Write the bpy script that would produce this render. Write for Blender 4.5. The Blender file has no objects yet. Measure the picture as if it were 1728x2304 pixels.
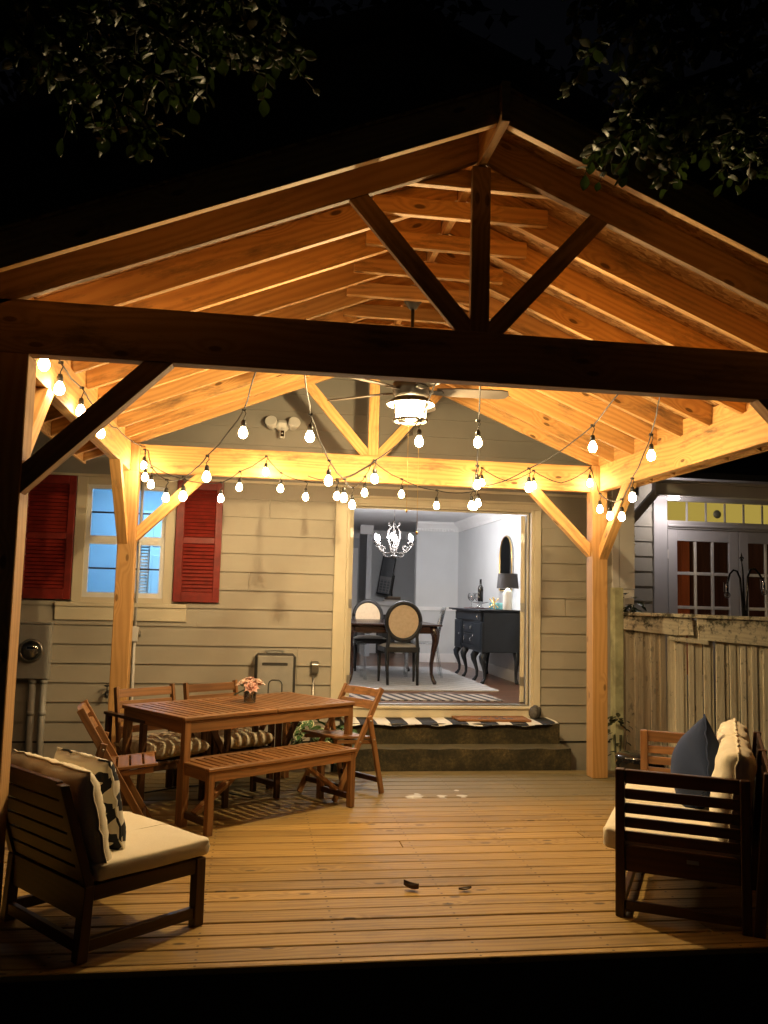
import bpy, math, random
from math import pi, sin, cos, radians, sqrt
from mathutils import Vector, Matrix, Euler
S = bpy.context.scene
# ------------------------------------------------------------------ camera
cam_d = bpy.data.cameras.new('camera')
cam = bpy.data.objects.new('camera', cam_d)
S.collection.objects.link(cam)
YAW, PITCH, ROLL, FPX = .1477, .099, .0246, 1927.06
fw = Vector((sin(YAW)*cos(PITCH), cos(YAW)*cos(PITCH), sin(PITCH)))
rt = Vector((cos(YAW), -sin(YAW), 0))
up = rt.cross(fw)
r2 = cos(ROLL)*rt + sin(ROLL)*up
u2 = -sin(ROLL)*rt + cos(ROLL)*up
cam.matrix_world = Matrix(((r2.x, u2.x, -fw.x, 0), (r2.y, u2.y, -fw.y, 0), (r2.z, u2.z, -fw.z, 1.5166), (0, 0, 0, 1)))
cam_d.sensor_fit = 'VERTICAL'; cam_d.sensor_height = 36; cam_d.sensor_width = 27
cam_d.lens = FPX/2304*36
cam_d.clip_start = .05; cam_d.clip_end = 400
S.camera = cam
S.render.resolution_x = 768; S.render.resolution_y = 1024
# ------------------------------------------------------------------ night sky
W = bpy.data.worlds.new('World'); S.world = W; W.use_nodes = True
wn = W.node_tree; wn.nodes.clear()
sky = wn.nodes.new('ShaderNodeTexSky'); sky.sky_type = 'NISHITA'; sky.sun_disc = False
sky.sun_elevation = radians(-4); sky.sun_rotation = radians(200)
bg = wn.nodes.new('ShaderNodeBackground'); bg.inputs['Strength'].default_value = .09
wo = wn.nodes.new('ShaderNodeOutputWorld')
wn.links.new(sky.outputs[0], bg.inputs[0]); wn.links.new(bg.outputs[0], wo.inputs[0])
# ------------------------------------------------------------------ exposure, renderer
S.view_settings.view_transform = 'Standard'; S.view_settings.look = 'None'
S.view_settings.exposure = 0; S.view_settings.gamma = 1
S.render.engine = 'CYCLES'
S.cycles.use_denoising = True
S.cycles.max_bounces = 8; S.cycles.diffuse_bounces = 4; S.cycles.glossy_bounces = 3
S.cycles.transmission_bounces = 6; S.cycles.transparent_max_bounces = 12
S.cycles.sample_clamp_indirect = 6
S.cycles.caustics_reflective = False; S.cycles.caustics_refractive = False
BULB = (1.0, .74, .40)          # string light colour
S_BULB, S_FAN, S_CHAND, S_CEIL = 118, 6300, 1200, 330
rnd = random.Random(7)
# ------------------------------------------------------------------ mesh helpers
class G:
    'collects boxes, bars, tubes, lathes with a UV whose u runs along the grain; build() links ONE mesh object'
    def __init__(s): s.v = []; s.f = []; s.uv = []; s.sm = []
    def face(s, idx, uvs=None, sm=False):
        s.f.append(idx); s.uv.append(uvs or [(0, 0)]*len(idx)); s.sm.append(sm)
    def hexa(s, P, ax=None, sm=False):
        'P: 8 points, 0-3 bottom ring, 4-7 top ring'
        P = [Vector(p) for p in P]; b = len(s.v); s.v += [tuple(p) for p in P]
        ex = (P[1]-P[0], P[3]-P[0], P[4]-P[0]); L = [e.length for e in ex]
        if ax is None: ax = L.index(max(L))
        du = ex[ax].normalized() if L[ax] > 1e-9 else Vector((1, 0, 0))
        o1, o2 = rnd.random()*40, rnd.random()*40
        o = P[0]
        for q in ((0, 3, 2, 1), (4, 5, 6, 7), (0, 1, 5, 4), (1, 2, 6, 5), (2, 3, 7, 6), (3, 0, 4, 7)):
            n = (P[q[1]]-P[q[0]]).cross(P[q[2]]-P[q[1]])
            if n.length > 1e-12: n.normalize()
            w = n.cross(du)
            if w.length < .5:                      # end grain
                w = ex[(ax+1) % 3].normalized(); t = ex[(ax+2) % 3].normalized()
                uv = [(o1+(P[i]-o).dot(t)*.2, o2+(P[i]-o).dot(w)) for i in q]
            else:
                k = 3.1*abs(n.x)+7.7*abs(n.y)+1.3*abs(n.z)
                uv = [(o1+(P[i]-o).dot(du), o2+k+(P[i]-o).dot(w)) for i in q]
            s.face([b+i for i in q], uv, sm)
    def box(s, x0, x1, y0, y1, z0, z1, ax=None, M=None):
        P = [(x0, y0, z0), (x1, y0, z0), (x1, y1, z0), (x0, y1, z0), (x0, y0, z1), (x1, y0, z1), (x1, y1, z1), (x0, y1, z1)]
        if M is not None: P = [M @ Vector(p) for p in P]
        s.hexa(P, ax)
    def bar(s, a, b, w, h, up=(0, 0, 1)):
        a, b = Vector(a), Vector(b); d = (b-a).normalized(); up = Vector(up)
        r = d.cross(up).normalized(); u = r.cross(d).normalized()
        P = []
        for z in (-h/2, h/2):
            for (e, x) in ((a, -w/2), (b, -w/2), (b, w/2), (a, w/2)):
                P.append(e+r*x+u*z)
        s.hexa(P, 0)
    def tube(s, pts, r, n=6, cap=True):
        pts = [Vector(p) for p in pts]; b = len(s.v); N = len(pts)
        rr = r if isinstance(r, (list, tuple)) else [r]*N
        t0 = (pts[1]-pts[0]).normalized()
        ref = Vector((0, 0, 1)) if abs(t0.z) < .9 else Vector((1, 0, 0))
        x = t0.cross(ref).normalized(); L = 0
        o = rnd.random()*30; us = []
        for i, p in enumerate(pts):
            t = (pts[min(i+1, N-1)]-pts[max(i-1, 0)]).normalized()
            x = (x-t*x.dot(t)).normalized(); y = t.cross(x)
            if i: L += (p-pts[i-1]).length
            us.append(L)
            for k in range(n):
                a = 2*pi*k/n; s.v.append(tuple(p+(x*cos(a)+y*sin(a))*rr[i]))
        for i in range(N-1):
            for k in range(n):
                k2 = (k+1) % n
                c = rr[i]*2*pi/n
                s.face([b+i*n+k, b+i*n+k2, b+(i+1)*n+k2, b+(i+1)*n+k], [(o+us[i], o+k*c), (o+us[i], o+(k+1)*c), (o+us[i+1], o+(k+1)*c), (o+us[i+1], o+k*c)], True)
        if cap:
            s.face([b+k for k in range(n)][::-1]); s.face([b+(N-1)*n+k for k in range(n)])
    def lathe(s, prof, c=(0, 0, 0), n=16, M=None, sm=True, cap=True):
        b = len(s.v); c = Vector(c); N = len(prof)
        for r, z in prof:
            for k in range(n):
                a = 2*pi*k/n; p = Vector((r*cos(a), r*sin(a), z))
                if M is not None: p = M @ p
                s.v.append(tuple(c+p))
        for i in range(N-1):
            for k in range(n):
                k2 = (k+1) % n
                s.face([b+i*n+k, b+i*n+k2, b+(i+1)*n+k2, b+(i+1)*n+k], [(k/n, i/N), ((k+1)/n, i/N), ((k+1)/n, (i+1)/N), (k/n, (i+1)/N)], sm)
        if not cap: return
        if prof[0][0] > 1e-6: s.face([b+k for k in range(n)][::-1])
        if prof[-1][0] > 1e-6: s.face([b+(N-1)*n+k for k in range(n)])
    def grid(s, fn, nu, nv, sm=True, wrap=False):
        b = len(s.v)
        for j in range(nv+1):
            for i in range(nu+1): s.v.append(tuple(fn(i/nu, j/nv)))
        for j in range(nv):
            for i in range(nu):
                a = b+j*(nu+1)+i
                s.face([a, a+1, a+nu+2, a+nu+1], [(i/nu, j/nv), ((i+1)/nu, j/nv), ((i+1)/nu, (j+1)/nv), (i/nu, (j+1)/nv)], sm)
    def prism(s, poly, fn, t0, t1):
        'poly 2d outline, fn(a,b,t) -> point'
        b = len(s.v); n = len(poly)
        for t in (t0, t1): s.v += [tuple(fn(p[0], p[1], t)) for p in poly]
        s.face([b+i for i in range(n)][::-1], [(p[0], p[1]) for p in poly][::-1]); s.face([b+n+i for i in range(n)], [(p[0], p[1]) for p in poly])
        for i in range(n):
            j = (i+1) % n
            s.face([b+i, b+j, b+n+j, b+n+i], [(poly[i][0], t0), (poly[j][0], t0), (poly[j][0], t1), (poly[i][0], t1)])
    def ball(s, c, r, n=10, m=7, sq=(1, 1, 1), M=None):
        c = Vector(c)
        def fn(u, v):
            a, b = 2*pi*u, -pi/2+pi*v
            p = Vector((r*sq[0]*cos(b)*cos(a), r*sq[1]*cos(b)*sin(a), r*sq[2]*sin(b)))
            return c+(M @ p if M is not None else p)
        s.grid(fn, n, m)
    def build(s, name, mat, parent=None, world=False, bevel=0, merge=False, mats=None):
        me = bpy.data.meshes.new(name); me.from_pydata(s.v, [], s.f)
        uvl = me.uv_layers.new(name='UVMap')
        flat = [c for f in s.uv for uv in f for c in uv]
        uvl.data.foreach_set('uv', flat)
        me.polygons.foreach_set('use_smooth', s.sm)
        for m in (mats or [mat]): me.materials.append(m)
        if merge:
            import bmesh
            bm = bmesh.new(); bm.from_mesh(me); bmesh.ops.remove_doubles(bm, verts=bm.verts, dist=1e-5)
            bmesh.ops.recalc_face_normals(bm, faces=bm.faces); bm.to_mesh(me); bm.free()
        me.update()
        o = bpy.data.objects.new(name, me); S.collection.objects.link(o)
        if parent is not None:
            o.parent = parent
            if world: o.matrix_parent_inverse = parent.matrix_basis.inverted()
        if bevel:
            m = o.modifiers.new('bevel', 'BEVEL'); m.width = bevel; m.segments = 1; m.limit_method = 'ANGLE'; m.angle_limit = radians(40)
        return o

def tag(o, label, cat, group=None, kind=None):
    o['label'] = label; o['category'] = cat
    if group: o['group'] = group
    if kind: o['kind'] = kind
    return o
def thing(name, label, cat, loc=(0, 0, 0), rz=0, group=None):
    o = bpy.data.objects.new(name, None); S.collection.objects.link(o); o.empty_display_size = .1
    o.location = loc; o.rotation_euler = (0, 0, rz)
    o.matrix_basis = Matrix.Translation(loc) @ Matrix.Rotation(rz, 4, 'Z')
    return tag(o, label, cat, group)
def struct(o): o['kind'] = 'structure'; return o
def dup(root, loc, rz, label, group=None):
    r = root.copy(); S.collection.objects.link(r); r.location = loc; r.rotation_euler = (0, 0, rz)
    r['label'] = label
    if group: r['group'] = group
    def kids(a, b):
        for ch in [c for c in list(bpy.data.objects) if c.parent == a]:
            c = ch.copy(); S.collection.objects.link(c); c.parent = b; kids(ch, c)
    kids(root, r)
    return r
def one(name, mat, parent, fn, world=False, bevel=0, merge=False):
    g = G(); fn(g); return g.build(name, mat, parent, world, bevel, merge)
# ------------------------------------------------------------------ materials
class N:
    def __init__(s, name):
        s.m = bpy.data.materials.new(name); s.m.use_nodes = True; s.t = s.m.node_tree
        s.t.nodes.clear(); s.out = s.t.nodes.new('ShaderNodeOutputMaterial')
    def n(s, typ, ins=None, **kw):
        nd = s.t.nodes.new('ShaderNode'+typ)
        for k, v in kw.items(): setattr(nd, k, v)
        for k, v in (ins or {}).items():
            if hasattr(v, 'is_output'): s.t.links.new(v, nd.inputs[k])
            elif isinstance(v, bpy.types.Node): s.t.links.new(v.outputs[0], nd.inputs[k])
            else: nd.inputs[k].default_value = v
        return nd
    def math(s, op, a, b=0.0, c=0.0): return s.n('Math', {0: a, 1: b, 2: c}, operation=op)
    def ramp(s, fac, stops, interp='LINEAR'):
        r = s.n('ValToRGB', {0: fac}); cr = r.color_ramp; cr.interpolation = interp
        while len(cr.elements) < len(stops): cr.elements.new(.5)
        for e, (p, c) in zip(cr.elements, stops):
            e.position = p; e.color = c if len(c) == 4 else (*c, 1)
        return r
    def mix(s, f, a, b, mode='MIX'):
        nd = s.n('Mix', data_type='RGBA', blend_type=mode)
        for i, v in ((0, f), (6, a), (7, b)):
            if isinstance(v, bpy.types.Node): s.t.links.new(v.outputs[2] if v.bl_idname == 'ShaderNodeMix' else v.outputs[0], nd.inputs[i])
            elif hasattr(v, 'is_output'): s.t.links.new(v, nd.inputs[i])
            elif i == 0: nd.inputs[0].default_value = v
            else: nd.inputs[i].default_value = (*v, 1) if len(v) == 3 else v
        return nd
    def col(s, nd): return nd.outputs[2] if nd.bl_idname == 'ShaderNodeMix' else nd.outputs[0]
    def bsdf(s, color, rough=.5, bump=None, bstr=.2, bdist=.01, **kw):
        b = s.n('BsdfPrincipled')
        if isinstance(color, tuple): b.inputs['Base Color'].default_value = (*color, 1)
        else: s.t.links.new(s.col(color), b.inputs['Base Color'])
        if isinstance(rough, (int, float)): b.inputs['Roughness'].default_value = rough
        else: s.t.links.new(rough.outputs[0], b.inputs['Roughness'])
        for k, v in kw.items():
            k = k.replace('_', ' ')
            b.inputs[k].default_value = v
        if bump is not None:
            bn = s.n('Bump', {'Height': bump, 'Strength': bstr, 'Distance': bdist}); s.t.links.new(bn.outputs[0], b.inputs['Normal'])
        s.t.links.new(b.outputs[0], s.out.inputs[0]); s.b = b
        return s.m
def plain(name, c, rough=.5, var=.12, scale=6, bump=0, **kw):
    n = N(name); tc = n.n('TexCoord')
    nz = n.n('TexNoise', {'Vector': tc.outputs['Object'], 'Scale': scale, 'Detail': 5.0})
    lo = tuple(x*(1-var) for x in c); hi = tuple(min(1, x*(1+var)) for x in c)
    r = n.ramp(nz, [(.3, lo), (.7, hi)])
    return n.bsdf(r, rough, nz if bump else None, bump, **kw)
def wood(name, light, dark, rough=.6, knots=1., stain=.3, stainc=(.07, .055, .04), var=.25, fine=.35, spec=.35, extra=None):
    n = N(name); uv = n.n('UVMap'); sp = n.n('SeparateXYZ', {0: uv})
    u, v = sp.outputs[0], sp.outputs[1]
    def vec(su, sv, off=None):
        y = n.math('MULTIPLY', v, sv)
        if off is not None: y = n.math('ADD', y, off)
        return n.n('CombineXYZ', {0: n.math('MULTIPLY', u, su), 1: y, 2: 0.0})
    kv = n.n('TexVoronoi', {'Vector': vec(2.4, 6.0), 'Scale': 1.0, 'Randomness': .95}, voronoi_dimensions='2D')
    ksel = n.math('GREATER_THAN', n.n('SeparateColor', {0: kv.outputs['Color']}).outputs[0], .64)
    kd = kv.outputs['Distance']
    warp = n.n('TexNoise', {'Vector': vec(.8, 5), 'Scale': 1.0, 'Detail': 2.0})
    near = n.math('MULTIPLY', n.n('MapRange', {0: kd, 1: .04, 2: .34, 3: 1.0, 4: 0.0}).outputs[0], n.math('MULTIPLY', ksel, knots))
    w2 = n.math('MULTIPLY_ADD', warp, 5.0, n.math('MULTIPLY', near, 2.6))
    ring = n.math('SINE', n.math('MULTIPLY_ADD', v, 170.0, n.math('MULTIPLY', w2, 6.0)))
    fn = n.n('TexNoise', {'Vector': vec(5, 260), 'Scale': 1.0, 'Detail': 3.0})
    f = n.math('MULTIPLY_ADD', ring, .28, n.math('MULTIPLY_ADD', fn, fine, .32-fine/2))
    base = n.ramp(f, [(.15, light), (.62, tuple((a+b)/2 for a, b in zip(light, dark))), (.95, dark)])
    lowf = n.n('TexNoise', {'Vector': vec(.45, .9), 'Scale': 1.0, 'Detail': 2.0})
    tone = n.n('MapRange', {0: lowf, 1: .3, 2: .7, 3: 1-var, 4: 1+var})
    base = n.mix(1.0, base, n.n('CombineColor', {0: tone, 1: tone, 2: tone}), 'MULTIPLY')
    if stain > 0:
        sn = n.n('TexNoise', {'Vector': vec(1.6, 7), 'Scale': 1.0, 'Detail': 7.0, 'Roughness': .72})
        sf = n.n('MapRange', {0: sn, 1: .52, 2: .70, 3: 0.0, 4: stain}); base = n.mix(sf.outputs[0], base, stainc)
    kf = n.math('MULTIPLY', n.n('MapRange', {0: kd, 1: .055, 2: .085, 3: 1.0, 4: 0.0}).outputs[0], n.math('MULTIPLY', ksel, knots))
    base = n.mix(n.math('MULTIPLY', kf, .85), base, tuple(x*.22 for x in dark))
    if extra: base = extra(n, base, u, v)
    return n.bsdf(base, rough, fn, .12, .004, Specular_IOR_Level=spec)
def emit(name, c, s):
    n = N(name); e = n.n('Emission', {'Color': (*c, 1), 'Strength': s}); n.t.links.new(e.outputs[0], n.out.inputs[0]); return n.m
def thin_glass(name, tint=(1, 1, 1), refl=.08):
    n = N(name); t = n.n('BsdfTransparent', {0: (*tint, 1)}); g = n.n('BsdfGlossy', {'Roughness': .03})
    lw = n.n('LayerWeight', {'Blend': .25}); f = n.math('MULTIPLY_ADD', lw.outputs['Fresnel'], .8, refl*.3)
    mx = n.n('MixShader', {0: f, 1: t, 2: g}); n.t.links.new(mx.outputs[0], n.out.inputs[0]); return n.m
def cloth(name, c, c2=None, rough=.9, weave=350, bstr=.15, fold=.35, sheen=.1):
    n = N(name); tc = n.n('TexCoord')
    nz = n.n('TexNoise', {'Vector': tc.outputs['Object'], 'Scale': weave, 'Detail': 2.0})
    bz = n.n('TexNoise', {'Vector': tc.outputs['Object'], 'Scale': 5.0, 'Detail': 4.0})
    h = n.math('MULTIPLY_ADD', bz, fold*8, n.math('MULTIPLY', nz, .12))
    r = n.ramp(nz, [(.3, tuple(x*.86 for x in c)), (.7, c)])
    m = n.bsdf(r, rough, h, bstr, .012, Sheen_Weight=sheen); return m

M = {}
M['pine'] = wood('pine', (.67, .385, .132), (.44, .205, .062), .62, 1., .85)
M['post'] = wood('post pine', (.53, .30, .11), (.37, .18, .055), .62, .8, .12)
M['pine_shaded'] = wood('shade-darkened front pine', (.34, .20, .095), (.20, .105, .042), .7, .8, .9)  # pine copy darkened to paint in the shade on the front timbers
M['osb'] = None
M['acacia'] = wood('oiled acacia', (.25, .118, .044), (.12, .05, .018), .36, .25, .18, (.06, .02, .008), .35, .5, .5)
M['acacia_dark'] = wood('dark oiled acacia', (.062, .024, .010), (.028, .011, .005), .40, .2, .15, (.03, .012, .006), .3, .5, .45)
def osb():
    n = N('strand board'); tc = n.n('TexCoord')
    mp = n.n('Mapping', {'Vector': tc.outputs['Object'], 'Scale': (14, 38, 14)})
    v = n.n('TexVoronoi', {'Vector': mp, 'Scale': 1.6}); nz = n.n('TexNoise', {'Vector': tc.outputs['Object'], 'Scale': 45.0, 'Detail': 5.0, 'Distortion': 1.5})
    f = n.math('MULTIPLY_ADD', n.n('SeparateColor', {0: v.outputs['Color']}).outputs[0], .6, n.math('MULTIPLY', nz, .5))
    r = n.ramp(f, [(.2, (.26, .12, .035)), (.55, (.50, .29, .11)), (.85, (.68, .45, .21))])
    return n.bsdf(r, .75, nz, .3, .004)
M['osb'] = osb()
def deckm():
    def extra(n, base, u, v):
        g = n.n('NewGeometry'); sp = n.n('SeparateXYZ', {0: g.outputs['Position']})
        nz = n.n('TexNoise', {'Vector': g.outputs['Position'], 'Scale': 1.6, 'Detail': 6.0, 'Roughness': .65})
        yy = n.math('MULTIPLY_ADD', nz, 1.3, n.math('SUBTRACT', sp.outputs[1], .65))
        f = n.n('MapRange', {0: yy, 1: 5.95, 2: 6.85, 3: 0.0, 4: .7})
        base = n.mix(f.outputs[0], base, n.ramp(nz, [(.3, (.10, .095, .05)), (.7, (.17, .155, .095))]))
        # pale worn smudges
        n2 = n.n('TexNoise', {'Vector': g.outputs['Position'], 'Scale': 3.4, 'Detail': 8.0, 'Roughness': .7})
        f2 = n.n('MapRange', {0: n2, 1: .62, 2: .74, 3: 0.0, 4: .28}); base = n.mix(f2.outputs[0], base, (.45, .36, .24))
        f3 = n.n('MapRange', {0: n2, 1: .40, 2: .28, 3: 0.0, 4: .45}); base = n.mix(f3.outputs[0], base, (.11, .07, .035))
        # screw heads in pairs over the joists
        fx_ = n.math('ABSOLUTE', n.math('SUBTRACT', n.math('FRACT', n.math('DIVIDE', n.math('ADD', sp.outputs[0], 2.28), .6)), .5))
        fy_ = n.math('ABSOLUTE', n.math('SUBTRACT', n.math('ABSOLUTE', n.math('SUBTRACT', n.math('FRACT', n.math('DIVIDE', n.math('SUBTRACT', sp.outputs[1], 3.76), .142)), .5)), .27))
        sx = n.math('MULTIPLY', fx_, .6); sy = n.math('MULTIPLY', fy_, .142)
        sd = n.math('SQRT', n.math('ADD', n.math('MULTIPLY', sx, sx), n.math('MULTIPLY', sy, sy)))
        base = n.mix(n.n('MapRange', {0: sd, 1: .0045, 2: .008, 3: .8, 4: 0.0}).outputs[0], base, (.03, .02, .012))
        # spilt white paint
        for (px, py, r) in ((1.285, 6.64, .055), (1.24, 6.62, .032), (1.31, 6.72, .03), (1.49, 6.63, .036), (1.655, 6.64, .033), (1.66, 6.83, .02)):
            dx = n.math('DIVIDE', n.math('SUBTRACT', sp.outputs[0], px), r); dy = n.math('DIVIDE', n.math('SUBTRACT', sp.outputs[1], py), r*1.25)
            d = n.math('SQRT', n.math('ADD', n.math('MULTIPLY', dx, dx), n.math('MULTIPLY', dy, dy)))
            d = n.math('MULTIPLY_ADD', n.math('SUBTRACT', n.n('TexNoise', {'Vector': n.n('Mapping', {'Vector': g.outputs['Position'], 'Scale': (9, 24, 9)}), 'Scale': 1.0, 'Detail': 6.0}), .5), 3.4, d)
            base = n.mix(n.n('MapRange', {0: d, 1: .75, 2: 1.1, 3: .6, 4: 0.0}).outputs[0], base, (.75, .74, .70))
        return base
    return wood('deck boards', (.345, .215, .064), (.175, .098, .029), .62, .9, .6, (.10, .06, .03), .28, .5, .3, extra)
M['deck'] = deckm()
def siding(name, c, moss=0):
    n = N(name); g = n.n('NewGeometry'); P = g.outputs['Position']
    nz = n.n('TexNoise', {'Vector': P, 'Scale': 1.7, 'Detail': 6.0}); fz = n.n('TexNoise', {'Vector': n.n('Mapping', {'Vector': P, 'Scale': (4, 4, 70)}), 'Scale': 2.0, 'Detail': 4.0})
    r = n.ramp(nz, [(.3, tuple(x*.86 for x in c)), (.7, tuple(x*1.06 for x in c))])
    dz = n.n('TexNoise', {'Vector': n.n('Mapping', {'Vector': P, 'Scale': (5, 5, .9)}), 'Scale': 1.5, 'Detail': 7.0, 'Roughness': .7})
    r = n.mix(n.n('MapRange', {0: dz, 1: .55, 2: .8, 3: 0.0, 4: .08}).outputs[0], r, tuple(x*.55 for x in c))
    if moss:
        mz = n.n('TexNoise', {'Vector': P, 'Scale': 6.0, 'Detail': 7.0}); r = n.mix(n.n('MapRange', {0: mz, 1: .4, 2: .65, 3: 0.0, 4: moss}).outputs[0], r, (.10, .12, .025))
    return n.bsdf(r, .55, fz, .08, .003)
M['siding'] = siding('beige clapboard paint', (.375, .335, .268))
M['siding_moss'] = siding('mossy clapboard paint', (.42, .38, .22), .75)
M['gable'] = siding('shade-greyed gable siding', (.32, .30, .265))  # siding copy greyed and darkened for the shade under the roof
M['trim'] = siding('cream trim paint', (.66, .585, .43))
M['trim_white'] = siding('weathered white trim', (.70, .66, .62))
M['lav'] = siding('lavender grey trim', (.56, .53, .53))
M['red'] = plain('red shutter paint', (.19, .016, .010), .42, .25, 14)
M['white'] = plain('white paint', (.78, .77, .74), .4, .04)
M['grey_metal'] = plain('grey enamel', (.31, .295, .265), .38, .1, 9)
M['grey_dark'] = plain('dark grey plastic', (.045, .042, .04), .4, .1)
M['chrome'] = plain('chrome', (.7, .68, .64), .2, .05, Metallic=1.)
M['steel'] = plain('dull steel', (.42, .41, .39), .32, .1, Metallic=.9)
M['black'] = plain('black plastic', (.012, .012, .012), .45, .1)
M['gloss_black'] = plain('glossy black', (.008, .008, .009), .08, .1)
M['bronze'] = plain('dark bronze', (.045, .038, .032), .42, .15, Metallic=.4)
M['brass'] = plain('brass', (.75, .52, .20), .28, .06, Metallic=1.)
def rough_concrete():
    n = N('mossy concrete'); g = n.n('NewGeometry'); P = g.outputs['Position']
    a = n.n('TexNoise', {'Vector': P, 'Scale': 5.0, 'Detail': 8.0, 'Roughness': .7}); b = n.n('TexNoise', {'Vector': P, 'Scale': 38.0, 'Detail': 6.0, 'Roughness': .75})
    r = n.ramp(n.math('MULTIPLY_ADD', a, .6, n.math('MULTIPLY', b, .4)), [(.36, (.010, .009, .004)), (.48, (.030, .025, .011)), (.60, (.085, .062, .024)), (.70, (.24, .19, .11))])
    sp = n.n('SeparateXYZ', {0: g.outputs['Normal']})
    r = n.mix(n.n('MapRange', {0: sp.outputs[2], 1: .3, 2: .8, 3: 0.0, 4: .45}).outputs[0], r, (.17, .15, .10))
    return n.bsdf(r, .85, b, .5, .01)
M['concrete'] = rough_concrete()
def fencem():
    def extra(n, base, u, v):
        g = n.n('NewGeometry'); P = g.outputs['Position']; sp = n.n('SeparateXYZ', {0: P})
        nz = n.n('TexNoise', {'Vector': n.n('Mapping', {'Vector': P, 'Scale': (9, 9, 1.6)}), 'Scale': 1.0, 'Detail': 8.0, 'Roughness': .72})
        base = n.mix(n.n('MapRange', {0: nz, 1: .56, 2: .76, 3: 0.0, 4: .62}).outputs[0], base, (.115, .10, .055))
        n3 = n.n('TexNoise', {'Vector': P, 'Scale': 11.0, 'Detail': 9.0, 'Roughness': .75})
        top = n.n('MapRange', {0: sp.outputs[2], 1: 1.05, 2: 1.35, 3: 0.0, 4: .12})
        return n.mix(n.n('MapRange', {0: n.math('ADD', n3, top), 1: .585, 2: .70, 3: 0.0, 4: .88}).outputs[0], base, (.03, .028, .014))
    return wood('weathered fence', (.86, .78, .61), (.66, .57, .42), .8, .5, .2, (.10, .085, .045), .2, .6, .2, extra)
M['fence'] = fencem()
M['fence_moss'] = plain('mossy post', (.37, .36, .21), .8, .4, 7, .2)
M['cream'] = cloth('cream cushion cloth', (.80, .715, .54))
M['navy'] = cloth('navy cotton', (.010, .025, .082), weave=500, sheen=0)
def cushion_stripe():
    n = N('striped taupe cushion'); uv = n.n('UVMap'); sp = n.n('SeparateXYZ', {0: uv})
    k = n.math('FRACT', n.math('MULTIPLY', sp.outputs[0], 8.0)); tc = n.n('TexCoord')
    bz = n.n('TexNoise', {'Vector': tc.outputs['Object'], 'Scale': 7.0, 'Detail': 3.0})
    r = n.ramp(k, [(0, (.56, .48, .36)), (.12, (.46, .385, .28)), (.5, (.42, .35, .25)), (.58, (.56, .48, .35)), (.9, (.60, .52, .39))], 'CONSTANT')
    return n.bsdf(r, .9, bz, .4, .03)
M['stripe_cushion'] = cushion_stripe()
def ogee():
    n = N('navy wavy lattice print'); uv = n.n('UVMap'); sp = n.n('SeparateXYZ', {0: uv}); u, v = sp.outputs[0], sp.outputs[1]
    def band(sign, ph):
        w = n.math('MULTIPLY_ADD', n.math('SINE', n.math('MULTIPLY_ADD', v, 20.0, ph)), .075*sign, u)
        f = n.math('FRACT', n.math('MULTIPLY_ADD', w, 3.0, .13)); return n.math('LESS_THAN', n.math('ABSOLUTE', n.math('SUBTRACT', f, .5)), .16)
    f = n.math('MAXIMUM', band(1, 0.0), n.math('MULTIPLY', band(-1, .4), n.math('GREATER_THAN', n.math('SINE', n.math('MULTIPLY', v, 20.0)), .2)))
    tc = n.n('TexCoord'); bz = n.n('TexNoise', {'Vector': tc.outputs['Object'], 'Scale': 6.0, 'Detail': 3.0})
    return n.bsdf(n.mix(f, (.80, .75, .64), (.007, .008, .014)), .85, bz, .3, .03)
M['ogee'] = ogee()
# ================================================================== SETTING
YW = 8.30                                     # face of the rear wall
def ground(g):
    n = 40
    for i in range(n):
        for j in range(n):
            x0, x1 = -60+3*i, -57+3*i; y0, y1 = -20+3*j, -17+3*j
            b = len(g.v); g.v += [(x0, y0, -.36), (x1, y0, -.36), (x1, y1, -.36), (x0, y1, -.36)]; g.face([b, b+1, b+2, b+3])
M['soil'] = plain('dark soil', (.010, .008, .006), .95, .5, 3, .4)
struct(one('ground', M['soil'], None, ground, merge=True))
# deck: boards along x, front edge at y = 3.71
def deck(g):
    y = 3.76; g.box(-2.1, 3.35, 3.71, 3.756, -.03, .0)
    while y < 7.55:
        x = -2.1; cut = [-2.1, 3.35]
        r = rnd.random()
        if r < .16: cut = [-2.1, rnd.choice([-.25, .96, 2.18]), 3.35]
        zj = rnd.uniform(-.0015, .0015)
        for a, b in zip(cut, cut[1:]): g.box(a+.0015, b-.0015, y+.0055, y+.1365, -.03, zj)
        y += .142
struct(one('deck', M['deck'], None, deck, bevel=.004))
struct(one('deck_skirt', plain('dark skirt board', (.03, .022, .015), .8), None, lambda g: (g.box(-2.1, 3.35, 3.715, 3.75, -.40, -.031), g.box(-2.1, -2.06, 3.75, 7.6, -.40, -.031), g.box(3.31, 3.35, 3.75, 7.6, -.40, -.031))))
struct(one('deck_joists', M['soil'], None, lambda g: [g.box(x, x+.04, 3.75, 7.6, -.20, -.032) for x in (-2.0, -1.4, -.8, -.2, .4, 1.0, 1.6, 2.2, 2.8)]))
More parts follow.
